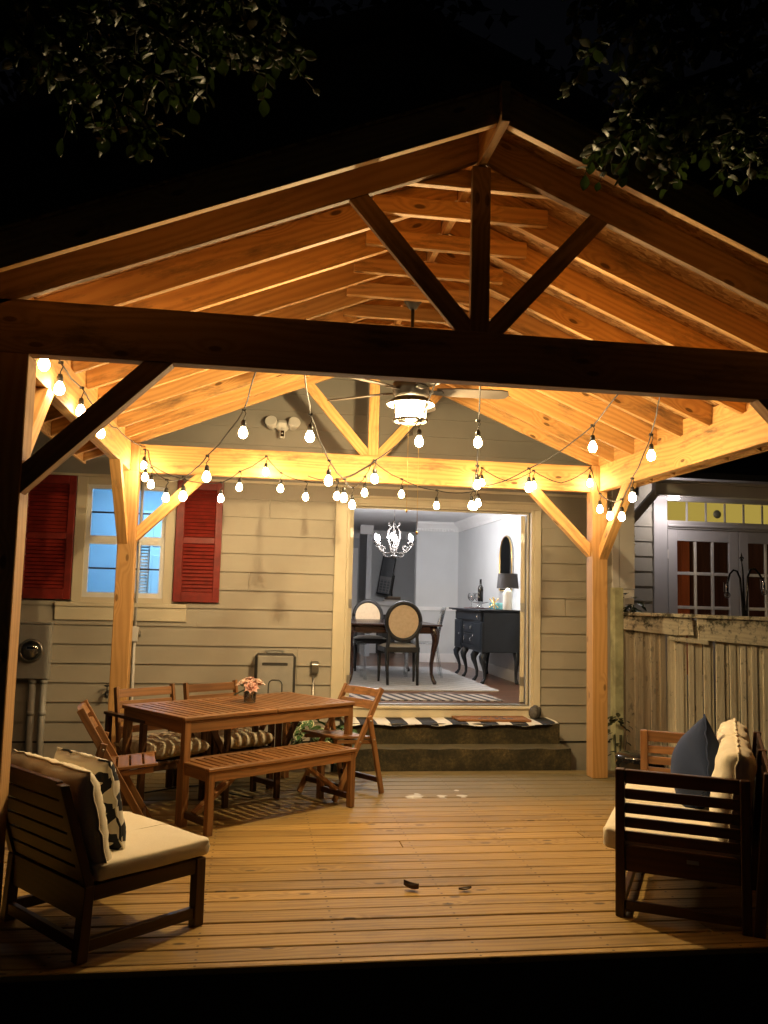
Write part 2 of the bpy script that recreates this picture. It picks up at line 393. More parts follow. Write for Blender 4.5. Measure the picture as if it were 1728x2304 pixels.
# concrete steps
st = thing('concrete_steps', 'mossy dark concrete steps below the open double door', 'steps', (1.9, 7.9, 0))
def lump(g, x0, x1, y0, y1, z0, z1):
    def f(u, v):   # front face, top, softened edge
        x = x0+(x1-x0)*u
        k = v*3
        if k <= 1: p = Vector((x, y0, z0+(z1-z0)*k))
        elif k <= 2: p = Vector((x, y0+(k-1)*(y1-y0)*.5, z1))
        else: p = Vector((x, y0+(y1-y0)*(.5+.5*(k-2)), z1))
        s_ = sin(x*9.1+z1*40)*.3+sin(x*23+p.z*15)*.3+sin(x*41)*.2
        p.y += .006*s_*(1 if k <= 1.4 else .2); p.z += .004*sin(x*17+z1*9)*(1 if .6 < k < 1.6 else 0)
        return p
    g.grid(f, 60, 12, sm=False)
    for xx, q in ((x0, 1), (x1, 0)):
        b = len(g.v); g.v += [(xx, y0, z0), (xx, y1, z0), (xx, y1, z1), (xx, y0, z1)]; g.face([b, b+1, b+2, b+3])
one('tread', M['concrete'], st, lambda g: lump(g, .80, 2.912, 7.63, 8.30, -.35, .182), True)
one('tread', M['concrete'], st, lambda g: lump(g, .86, 2.898, 7.89, 8.31, .183, .363), True)
# ------------------------------------------------------------------ house
house = thing('house', 'beige clapboard house wall with red shutters and open double door', 'house', (0, YW, 0))
PITCH_B = .1752
def boards(g, x0, x1, z0, z1, joints=(), y=YW, base=.145, pitch=PITCH_B, lip=.018):
    k = int(math.floor((z0-base)/pitch))
    while base+k*pitch < z1-1e-4:
        a, b = max(z0, base+k*pitch), min(z1, base+(k+1)*pitch); 
        xs = [x0]+[j for j, kk in joints if kk == k and x0 < j < x1]+[x1]
        for xa, xb in zip(xs, xs[1:]):
            xa2 = xa+(.002 if xa > x0 else 0); xb2 = xb-(.002 if xb < x1 else 0)
            fa = 1-(a-(base+k*pitch))/pitch; fb = 1-(b-(base+k*pitch))/pitch
            ya, yb = y-lip*fa-.001, y-lip*fb-.001
            P = [(xa2, ya, a), (xb2, ya, a), (xb2, y+.02, a), (xa2, y+.02, a), (xa2, yb, b), (xb2, yb, b), (xb2, y+.02, b), (xa2, y+.02, b)]
            g.hexa(P, 0)
        k += 1
JT = [(-1.30, 2), (-.52, 6), (.43, 4), (.43, 3), (-.05, 8), (.12, 12), (3.1, 7), (-2.3, 5), (-.20, 1)]
def wall_boards(g):
    boards(g, -4.5, -1.80, .145, 1.24, JT); boards(g, -1.80, -.62, .145, 1.24, JT); boards(g, -.62, .758, .145, 1.24, JT)
    boards(g, -4.5, -2.16, 1.24, 2.575, JT); boards(g, -.325, .758, 1.24, 2.575, JT); boards(g, -4.5, -1.801, 1.24, 1.41); boards(g, -.619, -.325, 1.24, 1.41)
    boards(g, 2.834, 3.592, .145, 2.575, JT)
    boards(g, .758, 2.834, 2.47, 2.575)
one('siding', M['siding'], house, wall_boards, True)
one('gable_siding', M['gable'], house, lambda g: boards(g, -4.5, 3.83, 2.60, 4.10, [(.6, 15), (1.5, 17), (-.4, 18), (2.2, 16)]), True)
one('frieze_board', M['trim'], house, lambda g: g.box(-4.5, 3.83, YW-.03, YW+.02, 2.575, 2.599), True)
# thick wall body with openings so nothing leaks
def body(g):
    y0, y1 = YW+.021, YW+.15
    g.box(-4.5, -1.60, y0, y1, -.36, 4.1); g.box(-1.60, -.82, y0, y1, -.36, 1.43); g.box(-1.60, -.82, y0, y1, 2.53, 4.1)
    g.box(-.82, .90, y0, y1, -.36, 4.1); g.box(.90, 2.735, y0, y1, -.36, .44); g.box(.90, 2.735, y0, y1, 2.425, 4.1); g.box(2.735, 3.83, y0, y1, -.36, 4.1)
one('wall_core', M['white'], house, body, True)
one('foundation', plain('parged foundation', (.34, .30, .24), .9, .15, 5, .2), house, lambda g: g.box(-4.5, 3.83, YW-.005, YW+.018, -.36, .144), True)
one('gap_shade_strip', plain('dark gap', (.02, .018, .015)), house, lambda g: g.box(-4.5, 3.59, YW-.01, YW-.006, .128, .144), True)  # dark strip standing in for the shade under the lowest board
cb = one('corner_board', M['trim_white'], house, lambda g: (g.box(3.592, 3.66, YW-.035, YW+.15, .145, 4.1), g.box(3.665, 3.83, YW-.028, YW+.15, 1.66, 4.1), g.box(3.665, 3.83, YW-.012, YW+.15, .145, 1.655)), True)
one('mossy_strip', M['siding_moss'], house, lambda g: boards(g, 3.50, 3.591, .145, 2.50, lip=.016), True)
# upper roof and upper wall far above the porch
one('lower_roof', plain('dark shingles', (.03, .028, .026), .9, .3, 20), house, lambda g: g.hexa([(-4.8, 7.95, 4.06), (4.1, 7.95, 4.06), (4.1, 9.6, 4.6), (-4.8, 9.6, 4.6), (-4.8, 7.95, 4.16), (4.1, 7.95, 4.16), (4.1, 9.6, 4.7), (-4.8, 9.6, 4.7)]), True)
def upper(g):
    g.prism([(-4.5, 3.4), (7.4, 3.4), (7.4, 5.9), (1.5, 8.35), (-4.5, 5.85)], lambda a, b, t: (a, t, b), 9.62, 9.75)
one('upper_wall', plain('dark upper gable', (.03, .028, .025), .9), house, upper, True)
def uroof(g):
    for sgn in (-1, 1):
        a = (1.5, 8.40); b = (1.5+sgn*6.3, 8.40-6.3*.42)
        g.prism([a, b, (b[0], b[1]+.14), (a[0], a[1]+.14)], lambda p, q, t: (p, t, q), 9.3, 20)
one('roof', plain('black shingles', (.025, .024, .024), .9, .3, 20), house, uroof, True)
# ---- window with shutters
wf = one('window', M['trim'], house, lambda g: (g.box(-1.664, -1.575, YW-.028, YW+.03, 1.405, 2.572), g.box(-.845, -.757, YW-.028, YW+.03, 1.405, 2.572), g.box(-1.574, -.846, YW-.026, YW+.03, 2.505, 2.572), g.box(-1.574, -.846, YW-.026, YW+.03, 1.405, 1.452)), True)
sash = G()
xs0, xs1 = -1.574, -.846
for (za, zb, yy) in ((1.98, 2.504, YW-.002), (1.453, 1.985, YW-.018)):
    sash.box(xs0, xs0+.042, yy, yy+.03, za, zb); sash.box(xs1-.042, xs1, yy, yy+.03, za, zb); sash.box(xs0+.0421, xs1-.0421, yy+.001, yy+.03, zb-.04, zb); sash.box(xs0+.0421, xs1-.0421, yy+.001, yy+.03, za, za+.045)
sash.build('sash', M['white'], wf, True)
mun = G()
for (za, zb, yy) in ((2.03, 2.46, YW+.012), (1.50, 1.94, YW-.004)):
    mun.box(-1.219, -1.201, yy, yy+.012, za, zb); mun.box(xs0+.043, xs1-.043, yy+.002, yy+.010, (za+zb)/2-.008, (za+zb)/2+.008)
mun.build('muntin', M['grey_dark'], wf, True)
one('pane', thin_glass('window glass'), wf, lambda g: (g.box(xs0+.042, xs1-.042, YW+.022, YW+.024, 2.02, 2.465), g.box(xs0+.042, xs1-.042, YW+.006, YW+.008, 1.49, 1.945)), True)
one('sill', M['trim'], wf, lambda g: (g.box(-1.80, -.62, YW-.05, YW-.014, 1.365, 1.404), g.box(-1.80, -.62, YW-.036, YW-.014, 1.24, 1.364)), True, .003)
for k, (a, b) in enumerate(((-2.16, -1.672), (-.752, -.325))):
    sh = one('shutter', M['red'], house, lambda g: (g.box(a, a+.075, YW-.052, YW-.015, 1.425, 2.573), g.box(b-.062, b, YW-.052, YW-.015, 1.425, 2.573), g.box(a+.0751, b-.0621, YW-.051, YW-.015, 2.49, 2.573), g.box(a+.0751, b-.0621, YW-.051, YW-.015, 1.425, 1.52), g.box(a+.0751, b-.0621, YW-.051, YW-.015, 1.975, 2.035), ), True, .003)
    one('backing', plain('gap-shade red backing', (.10, .010, .007), .6), sh, lambda g: g.box(a+.07, b-.06, YW-.020, YW-.014, 1.5, 2.5), True)  # darker red sheet paints the shade between the louvres
    sl = G()
    for (za, zb) in ((1.523, 1.973), (2.038, 2.488)):
        n = 13
        for i in range(n):
            z = za+(zb-za)*(i+.5)/n; h = (zb-za)/n*.44
            sl.hexa([(a+.076, YW-.049, z-h), (b-.063, YW-.049, z-h), (b-.063, YW-.043, z-h), (a+.076, YW-.043, z-h), (a+.076, YW-.031, z+h), (b-.063, YW-.031, z+h), (b-.063, YW-.025, z+h), (a+.076, YW-.025, z+h)], 0)
    sl.build('louvre', M['red'], sh, True)
# ---- door frame and leaves
DF = .478
df = one('door_frame', M['trim'], house, lambda g: (g.box(.758, .872, YW-.036, YW-.014, .37, 2.42), g.box(.873, .90, YW-.030, YW+.15, .44, 2.42), g.box(2.735, 2.765, YW-.030, YW+.15, .44, 2.42), g.box(2.766, 2.834, YW-.036, YW-.014, .40, 2.42),
    g.box(.758, 2.834, YW-.038, YW-.014, 2.421, 2.475), g.box(.74, 2.852, YW-.05, YW-.014, 2.476, 2.50), g.box(.901, 2.734, YW-.028, YW+.15, 2.40, 2.424)), True, .003)
one('stop', M['trim'], df, lambda g: (g.box(.901, .915, YW+.05, YW+.09, .47, 2.399), g.box(2.72, 2.734, YW+.05, YW+.09, .47, 2.399), g.box(.916, 2.719, YW+.05, YW+.09, 2.385, 2.399)), True)
one('sill', M['trim'], df, lambda g: (g.box(.873, 2.765, YW-.03, YW-.014, .366, .452), g.box(.873, 2.765, YW-.05, YW+.15, .453, .478)), True, .004)
one('threshold', M['steel'], df, lambda g: g.box(.90, 2.734, YW+.0, YW+.12, .4785, .490), True, .003)
hin = lambda g, x: [g.box(x, x+.004, YW+.095, YW+.125, z, z+.08) for z in (.66, 1.40, 2.10)]
for z_ in (.66, 1.40, 2.10): one('hinge', M['steel'], df, lambda g: g.box(2.728, 2.732, YW+.095, YW+.125, z_, z_+.08), True)
def leaf(name, ox, ang, sgn):
    Mx = Matrix.Translation((ox, YW+.14, 0)) @ Matrix.Rotation(ang, 4, 'Z')
    lf = one(name, M['trim'], house, lambda g: (g.box(0, .11, -.022, .022, .50, 2.38, M=Mx), g.box(.74, .85, -.022, .022, .50, 2.38, M=Mx), g.box(.111, .739, -.021, .021, .50, .72, M=Mx), g.box(.111, .739, -.021, .021, 2.27, 2.38, M=Mx)), True, .003)
    one('pane', thin_glass('door glass'), lf, lambda g: g.box(.11, .74, -.003, .003, .72, 2.27, M=Mx), True)
    one('muntin', M['trim'], lf, lambda g: ([g.box(.11, .74, -.012, .012, z-.01, z+.01, M=Mx) for z in (1.03, 1.34, 1.65, 1.96)], [g.box(x-.01, x+.01, -.011, .011, .72, 2.27, M=Mx) for x in (.32, .53)]), True)
    for z_ in (.66, 1.40, 2.10): one('hinge', M['steel'], lf, lambda g: g.box(-.004, -.0005, -.02, .02, z_, z_+.09, M=Mx), True)
leaf('door_leaf', 2.700, radians(71.5), 1)
leaf('door_leaf', .935, radians(97), -1)
# ------------------------------------------------------------------ dining room shell
M['room_wall'] = plain('pale grey blue wall', (.60, .62, .635), .7, .03, 3)
M['back_wall'] = plain('slate grey wall', (.46, .48, .50), .75, .04, 3)
M['ceil'] = plain('white ceiling', (.74, .75, .77), .8, .03, 3)
M['crown'] = plain('white crown', (.80, .80, .80), .5, .03)
FZ = .49; CZ = 2.76
def floor_m():
    def ex(n, base, u, v): return base
    return wood('dark oak floor', (.19, .092, .05), (.085, .036, .02), .28, .1, .15, (.05, .03, .02), .45, .5, .5)
M['oak'] = floor_m()
def flo(g):
    y = YW+.151
    while y < 17:
        x = -.4-rnd.random()*.6
        while x < 3.4:
            L = rnd.uniform(.7, 1.4); g.box(max(x, -.4), min(x+L-.002, 3.4), y+.001, y+.082, FZ-.02, FZ); x += L
        y += .083
struct(one('dining_floor', M['oak'], None, flo))
struct(one('dining_ceiling', M['ceil'], None, lambda g: g.box(-.4, 3.4, YW+.15, 17.1, CZ, CZ+.1)))
struct(one('dining_wall', M['room_wall'], None, lambda g: (g.box(3.3, 3.4, YW+.151, 13.75, FZ-.05, CZ), g.box(2.6, 3.4, 13.75, 13.9, FZ-.05, CZ), g.box(-.5, -.4, YW+.151, 17, FZ-.05, CZ))))
struct(one('living_room_wall', M['back_wall'], None, lambda g: (g.box(-.4, 3.4, 16.0, 16.12, FZ-.05, CZ), g.box(3.3, 3.4, 13.91, 15.99, FZ-.05, CZ), g.box(-.4, 1.15, 13.75, 13.9, FZ-.05, CZ), g.box(1.93, 2.02, 14.9, 15.99, FZ-.05, CZ))))
def crown(g):
    pr = [(0, 0), (.0, -.15), (.02, -.15), (.03, -.10), (.075, -.05), (.10, -.03), (.11, 0)]
    g.prism(pr, lambda a, b, t: (3.2995-a, t, CZ-.001+b), YW+.16, 13.64)
    g.prism(pr, lambda a, b, t: (t, 13.7495-a, CZ-.001+b), 2.59, 3.299)
    for i in range(14): g.box(2.62+i*.048, 2.645+i*.048, 13.69, 13.735, CZ-.145, CZ-.112)
struct(one('crown_molding', M['crown'], None, crown))
def crown2(g):
    pr = [(0, 0), (.0, -.15), (.02, -.15), (.075, -.05), (.11, 0)]
    g.prism(pr, lambda a, b, t: (t, 15.999-a, CZ-.001+b), 2.03, 3.2)
    g.prism(pr, lambda a, b, t: (t, 14.899-a, CZ-.001+b), 1.80, 2.03)
    g.prism(pr, lambda a, b, t: (t, 15.999-a, CZ-.001+b), 1.2, 1.92)
struct(one('living_room_crown', M['crown'], None, crown2))
def baseb(g):
    g.box(3.28, 3.2995, YW+.16, 13.72, FZ, FZ+.14); g.box(2.605, 3.279, 13.73, 13.7495, FZ, FZ+.14); g.box(3.275, 3.2995, YW+.16, 13.72, FZ+.83, FZ+.89); g.box(2.605, 3.274, 13.725, 13.7495, FZ+.83, FZ+.89)
struct(one('baseboard', M['crown'], None, baseb))
# ------------------------------------------------------------------ little room behind the window
M['blue_wall'] = plain('white bedroom wall', (.52, .56, .60), .7, .03)
def bedroom(g):
    x0, x1, y0, y1, z0, z1 = -2.6, -.56, YW+.151, 10.6, .5, 2.75
    g.box(x0-.06, x0, y0, y1, z0, z1); g.box(x1, x1+.05, y0, y1, z0, z1); g.box(x0, x1, y1, y1+.06, z0, z1); g.box(x0, x1, y0, y1, z0-.06, z0); g.box(x0, x1, y0, y1, z1, z1+.06)
struct(one('bedroom_wall', M['blue_wall'], None, bedroom))
# ================================================================== TIMBER PAVILION
pav = thing('pavilion', 'open timber pavilion with gable roof over the deck', 'pavilion', (.98, 5.55, 0))
XL, XR, YF, YB, ZB, ZT = -1.12, 2.954, 3.727, 7.23, 2.504, 2.739
XM = .98; SL = .41; ZR = 3.568
def rz(x): return ZR-SL*abs(x-XM)                 # underside of the rafters
for (x, y, fx, fy) in ((XL, YF, 1, 1), (XR, YF, 0, 1), (XL, YB, 1, 0), (XR, YB, 0, 0)):
    one('post', M['post'], pav, lambda g: (g.box(x, x+.14, y, y+.14, .001, ZB), g.box(x+(.072 if fx else .001), x+(.139 if fx else .068), y+(.075 if fy else .001), y+(.139 if fy else .066), ZB, ZT-.002)), True, .004)
one('beam', M['pine_shaded'], pav, lambda g: g.box(XL-.02, XR+.16, YF, YF+.074, ZB, ZT), True, .003)
one('beam', M['pine'], pav, lambda g: g.box(XL+.072, XR+.069, YB+.068, YB+.139, ZB, ZT), True, .003)
one('beam', M['pine'], pav, lambda g: g.box(XL+.001, XL+.07, YF+.076, YB+.14, ZB+.001, ZT-.001), True, .003)
one('beam', M['pine'], pav, lambda g: g.box(XR+.071, XR+.139, YF+.076, YB+.14, ZB+.001, ZT-.001), True, .003)
RD = .14/cos(math.atan(SL))
EAVE = 2.42                                        # horizontal run from the ridge to the rafter tail
rys = [3.400, 3.727]+[3.727+.406*k for k in range(1, 9)]+[7.305]
for y in rys:
    for s in (-1, 1):
        xa, xb = XM+s*.0205, XM+s*EAVE
        P = []
        za, zb_ = rz(xa), rz(xb)
        for (dz) in (0, RD):
            for (x, yy) in ((xa, y), (xb, y), (xb, y+.038), (xa, y+.038)):
                P.append((x, yy, rz(x)+dz))
        if s < 0: P = [P[i] for i in (1, 0, 3, 2, 5, 4, 7, 6)]
        one('rafter', M['pine_shaded'] if y == 3.727 else M['pine'], pav, lambda g: g.hexa(P, 0), True, .002)
one('ridge_board', M['pine'], pav, lambda g: g.box(.961, .999, 3.345, 7.42, 3.54, 3.722), True, .002)
for i, y in enumerate(rys[1:-1]):
    yy = y-.039 if i else y+.040
    j = rnd.uniform(-.02, .02)
    one('collar_tie', M['pine'], pav, lambda g: g.box(.52+j, 1.435+j, yy, yy+.038, 3.443, 3.533), True, .003)
one('collar_tie', M['pine'], pav, lambda g: g.box(.60, 1.36, 7.345, 7.383, 3.443, 3.533), True, .003)
def truss(y, d, mt_):
    one('king_post', mt_, pav, lambda g: g.box(.935, 1.023, y+.002, y+d, ZT, 3.536), True, .002)
    for s in (-1, 1):
        a = Vector((XM+s*.028, y+.004+d/2-.002, ZT-.028)); b = Vector((XM+s*.605, y+.004+d/2-.002, rz(XM+.605)+.045))
        one('truss_brace', mt_, pav, lambda g: g.bar(a, b, d-.007, .089, (0, 0, 1)), True, .002)
truss(YF, .0365, M['pine_shaded']); truss(7.304, .0365, M['pine'])
def brace(a, b, w=.088):
    one('knee_brace', M['pine_shaded'] if a[0] == 'x' and a[1] < 5 else M['pine'], pav, lambda g: g.hexa(knee(a, b, w)), True, .002)
def knee(a, b, w):
    # a: (axis, across centre, foot coordinate at post, z at post centre) -> 45 degree brace cut flush at post and beam
    ax, c, p0, zc, sgn, L = a
    h = w*sqrt(2)/2; t = .040
    prof = [(p0, zc-h), (p0, zc+h), (p0+sgn*(ZB-(zc+h)), ZB), (p0+sgn*(ZB-(zc-h)), ZB)]
    P = []
    for d in (-t, t):
        for (q, z) in prof:
            P.append((q, c+d, z) if ax == 'x' else (c+d, q, z))
    return P
# front, back, and along both sides
brace(('x', YF+.045, XL+.14, 1.972, 1, 0), None); brace(('x', YF+.045, XR, 1.972, -1, 0), None)
brace(('x', YB+.098, XL+.14, 1.985, 1, 0), None); brace(('x', YB+.098, XR, 1.98, -1, 0), None)
for xc in (XL+.041, XR+.100):
    brace(('y', xc, YB, 1.96, -1, 0), None); brace(('y', xc, YF+.14, 1.96, 1, 0), None)
for s in (-1, 1):
    def shd(g, lo, hi, y0, y1):
        xa, xb = XM+s*.002, XM+s*(EAVE+.03)
        P = []
        for dz in (lo, hi):
            for (x, yy) in ((xa, y0), (xb, y0), (xb, y1), (xa, y1)): P.append((x, yy, rz(x)+RD+dz))
        if s < 0: P = [P[i] for i in (1, 0, 3, 2, 5, 4, 7, 6)]
        g.hexa(P)
    for (y0, y1) in ((3.385, 4.75), (4.754, 5.97), (5.974, 7.46)):
        one('roof_sheathing', M['osb'], pav, lambda g: shd(g, .001, .013, y0, y1), True)
    one('roof_shingles', plain('dark roof shingles', (.035, .033, .03), .9, .3, 18), pav, lambda g: shd(g, .014, .024, 3.37, 7.48), True)
    xb = XL+.035 if s < 0 else XR+.105
    ys = rys[1:]
    for a, b in zip(ys, ys[1:]):
        one('blocking', M['pine'], pav, lambda g: g.box(xb-.019, xb+.019, a+.039, b-.001, ZT, rz(xb)+RD-.01), True, .002)
    xf = XM+s*(EAVE+.0005)
    one('fascia', M['pine'], pav, lambda g: g.box(min(xf, xf+s*.022), max(xf, xf+s*.022), 3.40, 7.44, rz(xf)-.005, rz(xf)+RD-.004), True, .002)
# ================================================================== STRING LIGHTS
M['bulb'] = emit('lit bulb', BULB, S_BULB)
nb_ = M['bulb'].node_tree; oi_ = nb_.nodes.new('ShaderNodeObjectInfo'); mr_ = nb_.nodes.new('ShaderNodeMapRange'); mr_.inputs[3].default_value = S_BULB*.65; mr_.inputs[4].default_value = S_BULB*1.35
nb_.links.new(oi_.outputs['Random'], mr_.inputs[0]); nb_.links.new(mr_.outputs[0], [x for x in nb_.nodes if x.type == 'EMISSION'][0].inputs[1])
M['cable'] = plain('black cable', (.02, .016, .013), .55, .2)
def string(label, pts, sag=.0, grp='bulb strings under the pavilion roof'):
    P0 = Vector(pts[0][1])
    root = thing('string_light', label, 'string light', tuple(P0), 0, grp)
    nodes = []
    for t, p in pts:
        p = Vector(p); nodes.append((t, p if t != 'b' else p+Vector((0, 0, .128))))
    path = []
    for (ta, a), (tb, b) in zip(nodes, nodes[1:]):
        L = (b-a).length; s_ = L*sag*(.35 if 'S' in (ta, tb) else 1)
        for i in range(6):
            q = i/6; path.append(a.lerp(b, q)-Vector((0, 0, 4*q*(1-q)*s_))+Vector((sin(i*2.1+L*9)*.003, 0, 0)))
    path.append(nodes[-1][1])
    g = G(); g.tube(path, .0042, 5)
    for t, n in nodes:
        if t == 'b':
            g.tube([n+Vector((-.012, 0, .001)), n+Vector((.012, 0, -.001))], .0085, 6)
            j = rnd.uniform(-.008, .008)
            g.tube([n, n+Vector((.012, 0, -.02)), n+Vector((j, .004, -.045)), n+Vector((0, 0, -.062))], .0032, 5)
    g.build('cable', M['cable'], root, True)
    for t, n in nodes:
        if t == 'b':
            s = G(); s.lathe([(.004, .0), (.011, -.002), (.013, -.010), (.0155, -.016), (.0155, -.040), (.0, -.041)], n+Vector((0, 0, -.058)), 10)
            so = s.build('socket', M['black'], root, True)
            b = G(); b.lathe([(.0, -.041), (.011, -.0415), (.0135, -.047), (.021, -.060), (.0255, -.074), (.0255, -.084), (.021, -.097), (.010, -.106), (0, -.1075)], n+Vector((0, 0, -.058)), 10)
            b.build('bulb', M['bulb'], so, True)
    return root
string('bulb string running along the left beam to the back corner', [('S', (-1.045, 3.92, 2.69)), ('b', (-1.0, 4.068, 2.556)), ('b', (-1.0, 4.395, 2.518)), ('b', (-1.0, 4.928, 2.518)), ('b', (-1.0, 5.575, 2.514)), ('n', (-1.04, 6.4, 2.70)), ('E', (-.93, 7.20, 2.70))], .03)
string('bulb string swagged along the back beam', [('S', (-.91, 7.2, 2.675)), ('b', (-.93, 7.15, 2.543)), ('b', (-.909, 7.1, 2.44)), ('b', (-.604, 7.18, 2.314)), ('b', (-.303, 7.2, 2.305)), ('b', (-.155, 7.2, 2.405)), ('b', (.059, 7.2, 2.544)), ('b', (.186, 7.2, 2.408)), ('b', (.399, 7.2, 2.346)), ('b', (.663, 7.2, 2.363)), ('b', (.978, 7.2, 2.539)), ('b', (1.219, 7.2, 2.403)), ('b', (1.528, 7.2, 2.318)), ('b', (1.865, 7.2, 2.325)), ('b', (1.927, 7.2, 2.532)), ('n', (2.16, 7.2, 2.555)), ('b', (2.395, 7.2, 2.53)), ('n', (2.65, 7.2, 2.56)), ('b', (2.915, 7.2, 2.576)), ('E', (2.927, 7.2, 2.718))], .06)
string('bulb string looping from front beam to left back post', [('S', (.009, 3.83, 2.70)), ('b', (-.097, 4.9, 2.437)), ('b', (-.323, 5.45, 2.247)), ('b', (-.505, 5.95, 2.172)), ('b', (-.669, 6.45, 2.212)), ('b', (-.836, 6.9, 2.36)), ('E', (-.91, 7.2, 2.675))], .03)
string('bulb string from front beam to centre of back beam, left of fan', [('S', (.161, 3.83, 2.69)), ('b', (.284, 4.9, 2.434)), ('b', (.446, 5.45, 2.256)), ('b', (.598, 5.95, 2.209)), ('b', (.718, 6.5, 2.22)), ('b', (.868, 6.95, 2.373)), ('E', (.974, 7.25, 2.696))], .03)
string('bulb string passing below the fan lantern', [('S', (.868, 3.83, 2.70)), ('b', (.947, 5.0, 2.458)), ('b', (.806, 5.9, 2.344)), ('b', (.608, 6.6, 2.295)), ('E', (.416, 7.2, 2.52))], .03)
string('bulb string hanging in line just right of the fan', [('S', (1.023, 3.83, 2.71)), ('b', (1.297, 4.95, 2.462)), ('b', (1.492, 5.7, 2.308)), ('b', (1.658, 6.5, 2.252)), ('E', (1.854, 7.2, 2.582))], .03)
string('bulb string crossing from right front beam to door head', [('S', (1.824, 3.83, 2.70)), ('b', (2.002, 4.9, 2.46)), ('b', (1.863, 5.7, 2.306)), ('b', (1.736, 6.6, 2.285)), ('E', (1.87, 7.2, 2.571))], .03)
string('bulb string looping to the right back post', [('S', (1.951, 3.83, 2.71)), ('b', (2.428, 5.0, 2.445)), ('b', (2.578, 5.6, 2.254)), ('b', (2.723, 6.1, 2.169)), ('b', (2.845, 6.6, 2.225)), ('b', (2.926, 7.0, 2.323)), ('E', (2.919, 7.2, 2.718))], .03)
# ================================================================== CEILING FAN
fx, fy = .98, 5.5
fan = thing('ceiling_fan', 'bronze ceiling fan with lit glass lantern hanging from ridge', 'ceiling fan', (fx, fy, 2.65))
one('canopy', M['bronze'], fan, lambda g: g.lathe([(.07, .165), (.068, .15), (.055, .11), (.03, .075), (.018, .065), (0, .065)], (fx, fy, 3.375), 24), True)
one('downrod', M['bronze'], fan, lambda g: g.tube([(fx, fy, 3.46), (fx, fy, 2.94)], .012, 10), True)
one('motor', M['bronze'], fan, lambda g: g.lathe([(.02, .975), (.03, .955), (.10, .945), (.122, .935), (.124, .885), (.118, .88), (.118, .855), (.11, .85), (.105, .835), (.0, .834)], (fx, fy, 2.0), 32), True)
one('shade_rim', M['bronze'], fan, lambda g: g.lathe([(.106, .834), (.135, .815), (.160, .790), (.157, .789), (.128, .812), (.104, .828)], (fx, fy, 2.0), 32, cap=False), True)
one('inner_rim', M['white'], fan, lambda g: g.lathe([(.156, .7885), (.127, .811), (.10, .826)], (fx, fy, 2.0), 32, cap=False), True)
def lant():
    n = N('seeded lantern glass'); t = n.n('BsdfTransparent', {0: (.96, .95, .92, 1)}); tl_ = n.n('BsdfTranslucent', {0: (.85, .83, .78, 1)}); g = n.n('BsdfGlossy', {'Roughness': .1})
    a = n.n('MixShader', {0: .16, 1: t, 2: tl_}); b = n.n('MixShader', {0: .05, 1: a, 2: g}); n.t.links.new(b.outputs[0], n.out.inputs[0]); return n.m
M['lantern'] = lant()
one('lantern_bulb', emit('lit fan bulb', (1, .74, .37), S_FAN), fan, lambda g: (g.ball((fx, fy, 2.706), .034, 14, 9, (1, 1, 1.1)),), True)
one('bulb_socket', M['white'], fan, lambda g: g.tube([(fx, fy, 2.833), (fx, fy, 2.743)], .02, 12), True)
one('lantern_glass', M['lantern'], fan, lambda g: g.lathe([(.098, .82), (.100, .69), (.096, .680)], (fx, fy, 2.0), 28, cap=False), True)
def cage(g):
    for k in range(6):
        a = k*pi/3+.25; c, s = cos(a), sin(a)
        g.tube([(fx+.125*c, fy+.125*s, 2.81), (fx+.108*c, fy+.108*s, 2.70), (fx+.112*c, fy+.112*s, 2.68)],   .0055, 6)
    g.lathe([(.103, .688), (.117, .688), (.117, .674), (.103, .674), (.103, .688)], (fx, fy, 2.0), 32, cap=False)
    for k in range(2):
        a = k*pi/2+.6; g.tube([(fx-.105*cos(a), fy-.105*sin(a), 2.672), (fx+.105*cos(a), fy+.105*sin(a), 2.672)], .003, 5)
one('lantern_cage', M['bronze'], fan, cage, True)
M['blade'] = plain('driftwood fan blade', (.075, .06, .048), .5, .2, 10)
for k in range(5):
    a = radians(-4+72*k); Mb = Matrix.Translation((fx, fy, 2.885)) @ Matrix.Rotation(a, 4, 'Z') @ Matrix.Rotation(radians(-12), 4, 'X')
    out = [(.17, -.045), (.30, -.062), (.60, -.066), (.645, -.05), (.66, 0), (.645, .05), (.60, .066), (.30, .062), (.17, .045)]
    bl = one('blade', M['blade'], fan, lambda g: g.prism(out, lambda p, q, t: Mb @ Vector((p, q, t)), -.004, .004), True)
    one('blade_iron', M['bronze'], bl, lambda g: (g.prism([(.09, -.02), (.2, -.035), (.22, 0), (.2, .035), (.09, .02)], lambda p, q, t: Mb @ Vector((p, q, t)), -.010, -.0045),), True)
def chains(g):
    g.tube([(fx-.03, fy-.10, 2.675), (fx-.03, fy-.10, 2.08)], .0014, 4); g.tube([(fx+.04, fy-.10, 2.675), (fx+.04, fy-.10, 1.94)], .0014, 4)
    g.ball((fx-.03, fy-.10, 2.072), .008, 8, 5, (1, 1, 1.6)); g.ball((fx+.04, fy-.10, 1.932), .008, 8, 5, (1, 1, 1.6))
one('pull_chain', M['brass'], fan, chains, True)
